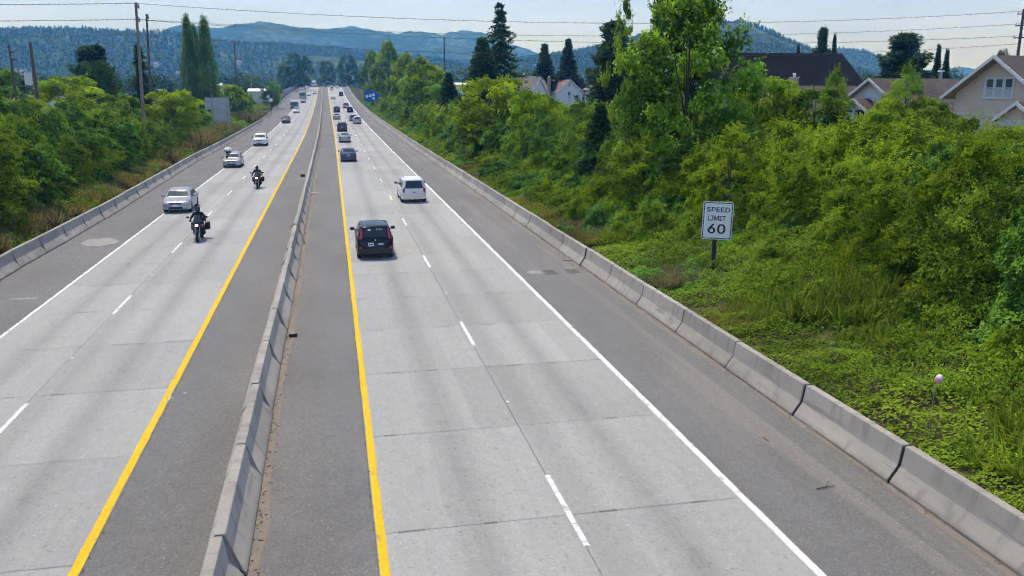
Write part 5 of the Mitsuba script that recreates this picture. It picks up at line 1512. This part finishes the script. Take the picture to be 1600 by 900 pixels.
    if 'roof_lines' in features:
        for s in (-1, 1):
            xx = s * (float(b.half(-.5, zr_ - .05)) - .12)
            P('roof_strip', tube([[xx, -1.5, zr_ - .055], [xx, -.6, zr_ - .028], [xx, .1, zr_ - .05]], .012, 5), 'trim_black')
    if 'badge' in features:
        e = trimesh.creation.icosphere(1, .045); e.apply_translation([0, b.at_z(belt - .03, -1) - .012, belt - .03]); P('badge', e, 'chrome')
        P('nameplate', b.end_panel(-1, .16, .46, belt - .24, belt - .19, .016, nz=2, nx=3), 'chrome')
    if 'stickers' in features:
        zt = K['rear'][1]
        for a, c, w in ((-.48, -.30, .07), (.08, .15, .05), (.26, .38, .03), (.44, .50, .04)):
            P('window_sticker', b.end_panel(-1, a, c, zt - .05 - w, zt - .05, .012, nz=2, nx=2), 'sticker')
    if 'wiper' in features:
        zz = K['rear'][0]
        P('rear_wiper', tube([[0, b.at_z(zz - .03, -1) - .03, zz - .03], [-.1, b.at_z(zz + .05, -1) - .03, zz + .05], [-.42, b.at_z(zz + .09, -1) - .02, zz + .09]], .012, 5), 'trim_black')
    return key, M, b

RL, RR, LL, LRt = 2.0, 5.75, -9.85, -6.4       # lane centres: right carriageway left/right, left carriageway outer/inner
car('hatch', 'hatchback_car', 'car', 'black hatchback with tall red tail lights seen from behind beside the yellow line', 1.80, 42.6, 'paint_black', 1, features=('tall_lights', 'plate_left', 'dark_bumper', 'badge', 'stickers', 'black_mirrors', 'roof_lines'))
car('minivan', 'minivan', 'van', 'white minivan seen from behind beside the white edge line', 5.55, 63.3, 'paint_white', 1, features=('van_lights', 'rails', 'wiper', 'chrome_bumper', 'black_mirrors'))
car('sedan', 'sedan_car', 'car', 'dark blue saloon seen from behind ahead of the black hatchback', 1.72, 100.0, 'paint_navy', 1, features=('black_mirrors',))
car('sedan', 'sedan_car', 'car', 'pale green grey saloon seen from behind, next ahead of the dark blue one', 1.9, 135.4, 'paint_green', 1, glass='car_glass_pale')
car('suv', 'suv_car', 'car', 'dark off-roader with pale roof seen from behind, third ahead of the black hatchback', 1.95, 166.8, 'paint_dark', 1, glass='car_glass_pale', features=('rails',), detail=.12)
car('sedan', 'sedan_car', 'car', 'silver saloon seen from behind close to the yellow line, ahead of the dark off-roader', 1.35, 218, 'paint_silver', 1, detail=.14)
car('suv', 'suv_car', 'car', 'large dark off-roader seen from behind beyond the silver saloon by the yellow line', 1.75, 259, 'paint_dark', 1, glass='car_glass_pale', detail=.14)
car('hatch', 'hatchback_car', 'car', 'silver hatchback seen from behind in the right lane, nearest of the far cluster', 5.6, 196, 'paint_silver', 1, glass='car_glass_pale', detail=.12)
car('wagon', 'estate_car', 'car', 'blue grey estate car just ahead of the silver hatchback in the right lane', 5.1, 209, 'paint_bluegrey', 1, detail=.14)
car('hatch', 'hatchback_car', 'car', 'low black hatchback ahead of the blue grey estate car in the right lane', 5.5, 258, 'paint_black', 1, detail=.16)
car('minivan', 'minivan', 'van', 'silver grey van seen from behind, beyond the low black hatchback', 4.9, 290, 'paint_silver', 1, detail=.16)
car('sedan', 'sedan_car', 'car', 'white saloon far ahead by the yellow line on the rising road', 1.3, 366, 'paint_white', 1, detail=.2)
car('pickup', 'pickup_truck', 'truck', 'dark pickup truck on the rise in the right lane', 4.9, 398, 'paint_dark', 1, detail=.2)
car('minivan', 'minivan', 'van', 'white van near the crest by the yellow line, driving away', 1.1, 461, 'paint_white', 1, detail=.2)
car('wagon', 'estate_car', 'car', 'small white car just at the crest in the right lane, driving away', 4.0, 486, 'paint_white', 1, detail=.2)
car('sedan', 'sedan_car', 'car', 'silver saloon coming towards the camera beside the nearer motorcycle', -10.2, 61.2, 'paint_silver', -1, glass='car_glass_pale')
k_w, M_w, b_w = car('wagon', 'estate_car', 'car', 'silver estate car with a pale roof box coming towards the camera', -10.25, 94.8, 'paint_silver', -1, glass='car_glass_pale', features=('rails',))
car('suv', 'suv_car', 'car', 'white off-roader coming towards the camera behind the estate car with the roof box', -10.05, 129.4, 'paint_white', -1, glass='car_glass_pale', features=('black_mirrors',))
car('hatch', 'hatchback_car', 'car', 'dark hatchback with a pale bonnet coming on alone beyond the white off-roader', -9.85, 201.6, 'paint_dark', -1, glass='car_glass_pale', detail=.14)
car('sedan', 'sedan_car', 'car', 'white saloon coming on just in front of the teal truck', -9.6, 257, 'paint_white', -1, detail=.14)
car('pickup', 'pickup_truck', 'truck', 'pale green pickup truck coming on behind the teal truck', -9.8, 333, 'paint_green', -1, glass='car_glass_pale', detail=.2)
car('sedan', 'sedan_car', 'car', 'white car coming on close to the grey bus', -9.3, 399, 'paint_white', -1, detail=.2)
car('sedan', 'sedan_car', 'car', 'low white car in the inner lane coming on near the left yellow line', -6.9, 419, 'paint_white', -1, detail=.2)
car('minivan', 'minivan', 'van', 'white van coming over the crest at the outer edge of the left carriageway', -11.6, 480, 'paint_white', -1, detail=.2)
car('wagon', 'estate_car', 'car', 'grey green car just over the crest beside the white lorry', -7.6, 520, 'paint_green', -1, detail=.2)

# roof box of the estate car: the pale shell rides on the roof, a dark strap hangs down the screen
e = trimesh.creation.icosphere(3, 1.0); e.apply_scale([.42, .75, .27]); v = e.vertices; v[:, 2] = np.where(v[:, 2] < -.10, -.10, v[:, 2])
rb = thing('roof_box', 'rounded pale box carried on the roof of the silver estate car', 'roof box')
put(rb, 'shell', trimesh.Trimesh(v + [.48, -.05, 1.72], e.faces), 'sticker', True, to_world=M_w)
put(rb, 'feet', cat(box([.30, -.4, 1.56], [.10, .08, .16]), box([.66, -.4, 1.56], [.10, .08, .16]), box([.30, .25, 1.56], [.10, .08, .18]), box([.66, .25, 1.56], [.10, .08, .18])), 'trim_black', to_world=M_w)
put(rb, 'strap', tube([[.50, .30, 1.62], [.50, .62, 1.40], [.50, 1.02, 1.16], [.50, 1.24, 1.03]], .12, 6), 'trim_black', True, to_world=M_w)

def boxy(name, category, label, x, y, facing, L_, W_, H_, cabm, boxm, cab_len, cab_h):
    """lorry or bus: cab with screen and lamps, body, wheels"""
    key = thing(name, label, category)
    z = float(rz(y)); pitch = math.degrees(math.atan2(float(rz(y + 2) - rz(y - 2)), 4.0))
    M = T().translate([x, y, z + .004]).rotate([0, 0, 1], 0 if facing > 0 else 180).rotate([1, 0, 0], pitch * facing)
    P = lambda nm, m, bs, sm=False, par=None: put(par or key, nm, m, bs, sm, to_world=M)
    f = L_ / 2
    side = Polygon([(f - cab_len, .55), (f, .55), (f, 1.35), (f - .28, cab_h - .1), (f - .45, cab_h), (f - cab_len, cab_h)])
    m = trimesh.creation.extrude_polygon(side, W_ * .96, engine='earcut'); v = m.vertices
    P('cab', tm(np.stack([v[:, 2] - W_ * .48, v[:, 0], v[:, 1]], 1), m.faces), cabm)
    a, b = np.array([f, 1.45]), np.array([f - .25, cab_h - .2])
    nrm = np.array([.97, .22]) * .012
    P('windscreen', tm(np.array([[-W_ * .42, a[0] - .02 + .03, a[1]], [W_ * .42, a[0] - .02 + .03, a[1]], [W_ * .40, b[0] + .03, b[1]], [-W_ * .40, b[0] + .03, b[1]]]), [[0, 1, 2, 3], [3, 2, 1, 0]]), 'car_glass_pale')
    P('cargo_box', box2([-W_ / 2, -f, .95], [W_ / 2, f - cab_len - .03, H_]), boxm)
    P('chassis', box2([-W_ * .35, -f + .1, .45], [W_ * .35, f - .2, .93]), 'trim_black')
    P('bumper', box2([-W_ * .47, f - .1, .45], [W_ * .47, f + .06, .75]), 'trim_black')
    for s in (-1, 1):
        P('headlight', box2([s * W_ * .30 - .16, f - .02, .85], [s * W_ * .30 + .16, f + .03, 1.05]), 'lamp_clear')
        P('mirror', box2([s * W_ * .54 - .08, f - .5, 1.5], [s * W_ * .54 + .08, f - .42, 2.0]), 'trim_black')
    for s in (f - .95, -f + 1.0):
        for sd in (-1, 1):
            wheel_parts(key, s, sd * (W_ / 2 - .05), .46, .28, M)
boxy('box_truck', 'truck', 'dark teal fronted truck coming on right behind the white saloon', -11.0, 284, -1, 7.0, 2.3, 2.7, 'paint_teal', 'paint_white', 1.9, 2.35)
boxy('bus', 'bus', 'flat topped pale grey blue bus behind the pale green pickup truck', -10.9, 372, -1, 10, 2.5, 2.9, 'paint_bluegrey', 'paint_bluegrey', 1.5, 2.8)
boxy('lorry', 'truck', 'white box lorry rising over the crest on the left carriageway', -8.6, 512, -1, 9, 2.5, 3.7, 'paint_white', 'paint_white', 1.9, 2.6)

# ---------------------------------------------------------------- motorcycles and riders
mat('bike_black', (0.012, 0.012, 0.013), 0.3, spec=0.6)
mat('bike_dark_red', (0.07, 0.012, 0.010), 0.25, spec=0.6, clearcoat=0.8)
mat('jacket_black', (0.016, 0.016, 0.017), 0.75)
mat('jeans_dark', (0.022, 0.024, 0.030), 0.85)
mat('glove_black', (0.013, 0.013, 0.013), 0.7)
mat('helmet_black', (0.012, 0.013, 0.014), 0.45, spec=0.35)
mat('visor', (0.02, 0.022, 0.025), 0.06, spec=0.9)
mat('bag_black', (0.014, 0.013, 0.017), 0.7)
mat('smoked_screen', (0.03, 0.034, 0.038), 0.08, spec=0.9)
mat('skin', (0.42, 0.27, 0.20), 0.5)
def motorcycle(x, y, label, tank, rider_label, cap=False):
    M = T().translate([x, y, float(rz(y)) + .003]).rotate([0, 0, 1], 180)
    key = thing('motorcycle', label, 'motorcycle')
    P = lambda nm, m, bs, sm=30, par=None, **kw: put(par or key, nm, m, bs, sm, to_world=M, **kw)
    for s, r, w in ((.78, .315, .12), (-.70, .31, .16)):
        an = np.linspace(0, 2 * np.pi, 33)
        t = lathe([(r - .10, w * .42), (r - .03, w * .5), (r - .006, w * .3), (r, 0), (r - .006, -w * .3), (r - .03, -w * .5), (r - .10, -w * .42), (r - .10, w * .42)][::-1], 32, 'y')
        v = t.vertices[:, [1, 0, 2]]; wk = P('wheel', tm(v + [0, s, r], t.faces), 'tyre', 40)
        sp = [tube([[0, s, r], [0, s + (r - .09) * math.cos(a), r + (r - .09) * math.sin(a)]], .012, 5) for a in np.linspace(0, 2 * np.pi, 7)[:-1]]
        P('rim', cat(lathe_x(r - .085, .09, s, r), *sp), 'rim', par=wk)
        P('brake_disc', lathe_x(.15, .015, s, r, .07), 'chrome', par=wk)
    for s in (-1, 1):
        P('fork', tube([[s * .10, .78, .315], [s * .11, .52, .86], [s * .11, .47, .98]], [.032, .028, .028], 8), 'chrome')
    P('front_mudguard', tube([[0, 1.02, .52], [0, .88, .64], [0, .72, .655], [0, .56, .58]], [.06, .085, .085, .06], 10), tank)
    P('frame', cat(tube([[0, .46, .92], [0, .2, .45], [0, -.25, .38], [0, -.3, .62], [0, -.75, .78]], .045, 8), tube([[.06, -.25, .40], [.07, -.70, .31]], .035, 6), tube([[-.06, -.25, .40], [-.07, -.70, .31]], .035, 6)), 'bike_black')
    eng = cat(box([0, .10, .46], [.36, .46, .32]), tube([[-.26, .16, .50], [.26, .16, .50]], [.10, .10], 12), tube([[-.22, .0, .38], [.22, .0, .38]], [.13, .13], 12))
    P('engine', eng, 'dark_metal')
    P('exhaust', cat(tube([[.16, .30, .40], [.19, .1, .26], [.20, -.3, .30], [.21, -.95, .42]], [.028, .03, .05, .06], 8)), 'chrome')
    t = hullchain({0: ((0, .34, .88), .16), 1: ((0, .02, .86), .13), 2: ((0, .20, .74), .17)}, [(0, 1), (0, 2), (1, 2)], .05)
    P('tank', t, tank, True)
    t = hullchain({0: ((-.08, -.12, .80), .08), 1: ((.08, -.12, .80), .08), 2: ((-.09, -.62, .86), .08), 3: ((.09, -.62, .86), .08)}, [(0, 3), (1, 2), (0, 1), (2, 3), (0, 2), (1, 3)], .05)
    P('seat', t, 'bag_black', True)
    t = hullchain({0: ((-.13, .60, .92), .10), 1: ((.13, .60, .92), .10), 2: ((0, .72, .86), .10), 3: ((0, .60, 1.08), .09), 4: ((-.18, .42, .78), .09), 5: ((.18, .42, .78), .09)}, [(0, 2), (1, 2), (0, 3), (1, 3), (0, 4), (1, 5), (2, 3), (0, 1)], .045)
    P('fairing', t, tank, True)
    gx_ = np.linspace(-1, 1, 9); gz_ = np.linspace(0, 1, 6)
    V = np.array([[[.20 * u * (1 - .45 * q * q), .66 - .10 * u * u - .24 * q, 1.05 + .36 * q] for u in gx_] for q in gz_])
    P('windshield', cat(grid(V), grid(V[:, ::-1] + [0, -.006, 0])), 'smoked_screen', True)
    hl = P('headlight', trimesh.Trimesh(*(lambda s_: (s_.vertices * [.115, .06, .085] + [0, .805, .90], s_.faces))(trimesh.creation.icosphere(3, 1.0))), 'lamp_clear', True)
    lampv = trimesh.creation.icosphere(2, 1.0); lampv.apply_scale([.07, .03, .055]); lampv.apply_translation([0, .85, .90])
    kb = P('bulb', lampv, 'lamp_clear', True, par=hl)
    scene[kb]['emitter'] = {'type': 'area', 'radiance': C(22, 21, 19)}
    P('handlebar', tube([[-.40, .24, 1.06], [-.26, .38, 1.06], [0, .44, 1.02], [.26, .38, 1.06], [.40, .24, 1.06]], .016, 8), 'bike_black', 40)
    for s in (-1, 1):
        mk = P('mirror', trimesh.Trimesh(*(lambda q: (q.vertices * [.085, .03, .055] + [s * .48, .40, 1.30], q.faces))(trimesh.creation.icosphere(2, 1.0))), 'bike_black', True)
        P('stalk', tube([[s * .28, .38, 1.06], [s * .40, .42, 1.20], [s * .48, .40, 1.28]], .010, 5), 'bike_black', par=mk)
        P('turn_signal', trimesh.Trimesh(*(lambda q: (q.vertices * [.05, .035, .035] + [s * .27, .66, .90], q.faces))(trimesh.creation.icosphere(2, 1.0))), 'lamp_amber', True)
        pb = trimesh.creation.box(extents=[.24, .50, .40]); pb = pb.subdivide().subdivide()
        v = pb.vertices; n = np.abs(v / [.12, .25, .20]); pw_ = np.maximum((n ** 5).sum(1) ** .2, 1e-6); k_ = n.max(1) / pw_
        P('pannier', trimesh.Trimesh(v * (.35 + .65 * k_)[:, None] + [s * .36, -.62, .68], pb.faces), 'bag_black', True)
        P('footpeg', tube([[s * .16, -.05, .36], [s * .34, -.05, .36]], .016, 6), 'dark_metal')
    tb = trimesh.creation.box(extents=[.42, .34, .28]).subdivide().subdivide(); v = tb.vertices; n = np.abs(v / [.21, .17, .14]); k_ = n.max(1) / np.maximum((n ** 6).sum(1) ** (1 / 6), 1e-6)
    P('top_case', trimesh.Trimesh(v * (.3 + .7 * k_)[:, None] + [0, -.86, 1.02], tb.faces), 'bag_black', True)
    P('tail_light', box([0, -1.0, .80], [.16, .03, .07]), 'lamp_red')

    # the rider: one continuous body, seated, both hands on the bars
    rk = thing('person', rider_label, 'person')
    R_ = lambda nm, m, bs, sm=True, par=None: put(par or rk, nm, m, bs, sm, to_world=M)
    J = {'hip': ((0, -.22, .98), .155), 'hl': ((-.10, -.20, .95), .125), 'hr': ((.10, -.20, .95), .125), 'belly': ((0, -.17, 1.14), .155), 'chest': ((0, -.09, 1.34), .165), 'sl': ((-.19, -.05, 1.44), .085), 'sr': ((.19, -.05, 1.44), .085), 'cl': ((-.09, -.07, 1.42), .11), 'cr': ((.09, -.07, 1.42), .11), 'neck': ((0, -.03, 1.53), .062), 'head0': ((0, .0, 1.60), .07),
         'el': ((-.37, .03, 1.21), .056), 'er': ((.37, .03, 1.21), .056), 'wl': ((-.385, .22, 1.095), .040), 'wr': ((.385, .22, 1.095), .040)}
    bones = [('hip', 'belly'), ('hl', 'hr'), ('belly', 'chest'), ('chest', 'cl'), ('chest', 'cr'), ('cl', 'sl'), ('cr', 'sr'), ('cl', 'cr'), ('chest', 'neck'), ('neck', 'head0'), ('sl', 'el'), ('sr', 'er'), ('el', 'wl'), ('er', 'wr'), ('hip', 'hl'), ('hip', 'hr'), ('belly', 'cl'), ('belly', 'cr')]
    for s, c in ((-1, 'l'), (1, 'r')):
        J['k' + c] = ((s * .25, .24, .80), .078); J['a' + c] = ((s * .26, -.06, .42), .052); J['t' + c] = ((s * .27, .10, .365), .045); J['he' + c] = ((s * .26, -.12, .375), .045)
        bones += [('h' + c, 'k' + c), ('k' + c, 'a' + c), ('a' + c, 't' + c), ('a' + c, 'he' + c)]
    body = hullchain(J, bones, .035)
    v, f = body.vertices, body.faces
    R_('body', body, 'jacket_black')
    leg = v[f].mean(1); is_leg = (leg[:, 2] < .93) & (np.abs(leg[:, 0]) > .06)
    jm = trimesh.Trimesh(v, f[is_leg], process=False); jm.remove_unreferenced_vertices(); jm.vertices += jm.vertex_normals * .006
    R_('trousers', jm, 'jeans_dark')
    for s in (-1, 1):
        h0 = np.array([s * .385, .235, 1.088])
        HJ = {'p0': (h0 + [0, -.015, 0], .034), 'p1': (h0 + [s * -.025, .055, .004], .024), 'p2': (h0 + [s * .03, .055, .004], .022)}
        HB = [('p0', 'p1'), ('p0', 'p2'), ('p1', 'p2')]
        for i in range(4):
            bx = h0 + [s * (-.036 + .024 * i), .055, .006]; ln = (.85, 1, .95, .78)[i]
            HJ['a%d' % i] = (bx, .0125); HJ['b%d' % i] = (bx + np.array([0, .036 * ln, -.010]), .0115); HJ['c%d' % i] = (bx + np.array([0, .034 * ln, -.044]), .011); HJ['d%d' % i] = (bx + np.array([0, .008, -.054]), .010)
            HB += [('a%d' % i, 'b%d' % i), ('b%d' % i, 'c%d' % i), ('c%d' % i, 'd%d' % i)]
        HJ['ta'] = (h0 + [-s * .036, .01, -.006], .014); HJ['tb'] = (h0 + [-s * .052, .036, -.030], .0125); HJ['tc'] = (h0 + [-s * .040, .058, -.046], .011)
        HB += [('p0', 'ta'), ('ta', 'tb'), ('tb', 'tc')]
        R_('glove', hullchain(HJ, HB, .012), 'glove_black')
        R_('boot', hullchain({0: ((s * .26, -.05, .46), .064), 1: ((s * .265, .13, .365), .048), 2: ((s * .26, -.13, .37), .052)}, [(0, 1), (0, 2), (1, 2)], .03), 'bike_black')
    hd = np.array([0, .02, 1.685])
    # face below the open front of the helmet, then the helmet shell itself
    fa = hullchain({0: (hd + [0, .02, -.02], .088), 1: (hd + [0, .045, -.085], .050), 2: (hd + [0, .112, -.035], .012), 3: (hd + [0, .095, .0], .014), 4: (hd + [-.03, .085, .005], .020), 5: (hd + [.03, .085, .005], .020), 6: (hd + [-.022, .08, -.065], .014), 7: (hd + [.022, .08, -.065], .014)}, [(0, 1), (0, 3), (3, 2), (4, 5), (0, 4), (0, 5), (6, 7), (1, 6), (1, 7)], .015)
    R_('face', fa, 'skin')
    sh = trimesh.creation.icosphere(4, 1.0); v = sh.vertices.copy()
    hm = v * [.128, .150, .140] + hd + [0, -.012, .012]
    keep = ~((sh.triangles_center[:, 1] > .55) & (sh.triangles_center[:, 2] < .30) & (np.abs(sh.triangles_center[:, 0]) < .62))
    keep &= sh.triangles_center[:, 2] > -.86
    hk = R_('helmet', trimesh.Trimesh(hm, sh.faces[keep], process=False), 'helmet_black')
    cbar = tube([hd + [-.115, .07, -.085], hd + [-.07, .125, -.095], hd + [0, .145, -.10], hd + [.07, .125, -.095], hd + [.115, .07, -.085]], .030, 8)
    R_('chin_bar', cbar, 'helmet_black', 40, hk)
    q = sh.triangles_center; vis = (q[:, 1] > .50) & (q[:, 2] < .32) & (q[:, 2] > -.36) & (np.abs(q[:, 0]) < .66)
    R_('visor', trimesh.Trimesh(v * [.131, .153, .143] + hd + [0, -.012, .012], sh.faces[vis], process=False), 'visor', True, hk)
    return key

def lathe_x(r, w, s, z, x=0.0):
    t = lathe([(r - .03, w / 2), (r, w / 2), (r, -w / 2), (r - .03, -w / 2), (r - .03, w / 2)][::-1], 28, 'y')
    return tm(t.vertices[:, [1, 0, 2]] + [x, s, z], t.faces)
motorcycle(-7.22, 48.1, 'nearer black motorcycle with lit headlight and side bags, coming towards the camera', 'bike_black', 'rider in black jacket and dark helmet sitting on the nearer motorcycle, hands on the bars')
motorcycle(-6.12, 73.2, 'farther black motorcycle with lit headlight, close to the left yellow line', 'bike_dark_red', 'rider in black sitting on the farther motorcycle, hands on the bars')

# ---------------------------------------------------------------- small things on the road and banks
mat('pit_dirt', (0.09, 0.08, 0.072), 0.9)
mat('grate_iron', (0.20, 0.18, 0.155), 0.7, 0.3)
mat('pale_debris', (0.55, 0.52, 0.46), 0.7)
mat('rubber', (0.02, 0.02, 0.02), 0.8)
mat('twig', (0.09, 0.065, 0.045), 0.9)
mat('patch_light', lambda p, n, uv: mi.Color3f(0.30, 0.285, 0.265) * (0.8 + 0.4 * fbm(p.x * 6, p.y * 6, 0.0, 3)), 0.9)
for (x, y), l in (((9.20, 36.21), 'left one of the two drain grates in the right shoulder'), ((10.26, 36.20), 'drain grate in the right shoulder nearest the barrier')):
    k = thing('drain_grate', l, 'drain')
    put(k, 'frame', cat(*[box2([x + a, y + b, -.02], [x + c, y + d, .004]) for a, b, c, d in ((-.31, -.42, .31, -.36), (-.31, .36, .31, .42), (-.31, -.36, -.25, .36), (.25, -.36, .31, .36))]), 'grate_iron')
    put(k, 'pit', tm(np.array([[x - .25, y - .36, -.0095], [x + .25, y - .36, -.0095], [x + .25, y + .36, -.0095], [x - .25, y + .36, -.0095]]), [[0, 1, 2, 3]]), 'pit_dirt')
    for i in range(7):
        put(k, 'bar', box2([x - .24 + i * .075, y - .355, -.018], [x - .21 + i * .075, y + .355, .001]), 'grate_iron')
def blob_sheet(x, y, rx, ry, z, seed):
    a = np.linspace(0, 2 * np.pi, 40, endpoint=False)
    r = 0.7 + 0.6 * meshkit.fbm(np.stack([np.cos(a) * 1.6, np.sin(a) * 1.6, a * 0 + seed], -1), 3)
    v = np.vstack([[x, y, z], np.stack([x + rx * r * np.cos(a), y + ry * r * np.sin(a), a * 0 + z], 1)])
    i = np.arange(40)
    return tm(v, np.stack([i * 0, 1 + i, 1 + (i + 1) % 40], 1))
x, y = (-12.37, 48.55); solo('spill_patch', blob_sheet(x, y, .95, 1.25, -.004, 1), 'patch_light', 'pale dried spill on the left shoulder near the barrier', 'stain')
x, y = (8.64, 36.32); solo('spill_patch', blob_sheet(x, y, .42, .35, -.004, 4), 'patch_light', 'pale patch of cement beside the drain grates', 'stain')
x, y = (-12.00, 35.52); solo('spill_patch', blob_sheet(x, y, .5, .16, -.004, 7), 'patch_light', 'faint pale scrape on the left shoulder at the left edge', 'stain')
x, y = (-1.60, 68.64); solo('pale_plate', box([x, y, .012], [.62, .34, .04]), 'pale_debris', 'flat pale plate lying beside the median barrier', 'litter')
x, y = (-1.55, 28.00); k = thing('rubber_scrap', 'black rubber scrap with a pale edge at the foot of the median barrier', 'litter')
put(k, 'scrap', tr_(box([0, 0, .05], [.26, .12, .09]), npm((x, y, 0), .1)), 'rubber'); put(k, 'pale_edge', tr_(box([0, .03, .102], [.20, .05, .012]), npm((x, y, 0), .1)), 'pale_debris')
x, y = (-2.82, 82.21); solo('rubber_scrap', tr_(box([0, 0, .10], [.34, .3, .2]), npm((x, y, 0), .3)), 'rubber', 'dark lump on the left side of the median barrier far ahead', 'litter')
x, y = (-2.67, 46.95); k = thing('steel_strap', 'rusty bent strap hanging over the median barrier', 'strap')
put(k, 'band', tube([[-2.42, y + .5, .62], [-2.22, y + .35, .84], [-1.95, y, .80], [-1.88, y - .5, .50], [-1.72, y - 1.1, .22], [-1.62, y - 1.5, .06]], .022, 6), 'rust', 40)
x, y = (9.55, 14.48)
k = thing('fallen_branch', 'small dark forked twig lying on the right shoulder', 'twig')
put(k, 'twig', cat(tube([[x - .22, y - .02, .012], [x, y, .02], [x + .22, y + .03, .012]], [.012, .012, .006], 6), tube([[x, y, .02], [x + .16, y + .16, .05], [x + .20, y + .02, .012]], [.010, .007, .004], 6)), 'twig', 40)
x, y = (10.55, 38.44); solo('fallen_branch', tube([[x - .12, y + .1, .01], [x + .1, y, .03], [x + .42, y - .15, .012]], [.012, .02, .012], 6), 'twig', 'thin dark stick beside the right barrier above the drain grates', 'twig', 40)
x, y = (9.57, 17.05); solo('fallen_leaf', blob_sheet(x, y, .03, .16, -.002, 3), 'rust', 'curled brown leaf on the right shoulder near the barrier', 'leaf')
x, y = (11.09, 14.16); solo('fallen_leaf', blob_sheet(x, y, .12, .05, -.002, 5), 'rust', 'brown leaf scrap at the foot of the right barrier', 'leaf')
for i in range(7):
    x, y = (-4.44, 22.78); x += rng.normal(0, .12); y += rng.normal(0, .35)
    solo('pale_chip', box([x, y, .004], [.12, .05, .02], rng.uniform(0, 3)), 'pale_debris', 'pale chip scattered beside the left yellow line', 'litter', group='pale chips beside the left yellow line')
# grit gathered along the foot of the median and right barriers
mat('grit_tan', (0.26, 0.20, 0.14), 0.9)
gm = []
for i in range(420):
    y = 11 + 60 * rng.random() ** 1.6; x = -1.755 + abs(rng.normal(0, .10))
    s = rng.uniform(.008, .022); gm.append(box([x, y, s * .3], [s * 1.6, s * 2.2, s], rng.uniform(0, 3)))
for i in range(220):
    y = 9 + 50 * rng.random() ** 1.4; x = 10.90 - abs(rng.normal(0, .05))
    s = rng.uniform(.008, .02); gm.append(box([x, y, s * .3], [s * 1.6, s * 2.2, s], rng.uniform(0, 3)))
solo('grit', cat(*gm), 'grit_tan', 'tan crumbs of grit and leaf litter along the barrier feet', 'litter', kind='stuff')
# moss and weeds in the crack beside the yellow lines
gL = Leaves()
for side, n in ((0.445, 260), (-4.475, 220)):
    y = 12 + 30 * rng.random(n) ** 1.5; P = np.stack([side + rng.normal(-.02 if side > 0 else .03, .018, n), y, np.full(n, .012)], 1)
    gL.add(P, rng.normal(size=(n, 3)) * .5 + [0, 0, 1], rng.normal(size=(n, 3)), .035 * rng.uniform(.5, 1.4, n), .6)
scene['crack_weeds'] = gL.ply('leaf_mid'); lab('crack_weeds', kind='stuff')
# the pink and white balloon caught in the weeds
b = (12.82, 15.60, 1.73)
gz0 = float(ground_z(b[0], b[1]))
e = trimesh.creation.icosphere(3, .095); e.apply_scale([.85, .85, 1.15])
k = thing('balloon', 'pink and white balloon caught in the weeds of the right bank', 'balloon')
mat('balloon_pink', lambda p, n, uv: mix((0.72, 0.70, 0.71), (0.72, 0.30, 0.38), smoothstep(0.45, 0.6, fbm(p.x * 6, p.y * 6, p.z * 6, 2))), 0.35)
put(k, 'skin', e, 'balloon_pink', True, to_world=T().translate([b[0], b[1], b[2]]).rotate([0, 1, 0], 25))
put(k, 'knot', tube([[b[0] - .045, b[1], b[2] - .10], [b[0] - .06, b[1], b[2] - .13]], [.007, .015], 6), 'balloon_pink')
put(k, 'string', tube([[b[0] - .06, b[1], b[2] - .13], [b[0] - .06, b[1] + .03, b[2] - .35], [b[0] - .1, b[1], min(gz0, b[2] - .4)]], .004, 4), 'pale_debris')
# bare arching stems in front of the thicket
for i, (f, t_, l) in enumerate((((17.42, 24.50, 1.15), (18.96, 25.50, 2.70), 'pale arching dead stem in front of the dark right thicket, left of three'), ((18.51, 25.00, 1.82), (18.99, 25.50, 2.81), 'pale upright dead stem in the dark right thicket, middle of three'), ((18.41, 23.50, 2.18), (19.25, 24.00, 2.64), 'pale bent dead stem in the dark right thicket, right of three'))):
    f, t_ = np.array(f), np.array(t_)
    solo('dead_stem', tube([f - [0, 0, .8], f, f * .5 + t_ * .5 + [-.1, 0, .15], t_], [.016, .014, .011, .006], 5), 'pale_debris', l, 'stem', True)

def dust_strip(x0, x1, ya, yb, seed):
    n = 120; ys_ = np.linspace(ya, yb, n)
    w = (x1 - x0) * (.35 + .9 * meshkit.fbm(np.stack([ys_ * .5, ys_ * 0 + seed, ys_ * 0], -1), 3))
    return grid(np.stack([np.stack([x0 + 0 * ys_, ys_, 0 * ys_ - .006], 1), np.stack([x0 + w, ys_, 0 * ys_ - .006], 1)], 1)[:, ::(1 if x1 < x0 else -1)])
mat('dust_tan', lambda p, n, uv: mix((0.19, 0.175, 0.16), (0.27, 0.22, 0.17), fbm(p.x * 9, p.y * 5, 0.0, 3)), 0.95)
solo('dust', cat(dust_strip(-1.76, -1.50, 9, 90, 1), dust_strip(10.93, 10.72, 8, 90, 2)), 'dust_tan', 'thin tan dust along the foot of the barriers', 'dirt', kind='stuff')

# ---------------------------------------------------------------- the air itself
scene['haze'] = {'type': 'cube', 'to_world': T().translate([0, 2350, 155]).scale([9000, 3300, 165]), 'bsdf': {'type': 'null'}, 'interior': {'type': 'ref', 'id': 'air'}}
lab('haze', kind='stuff')
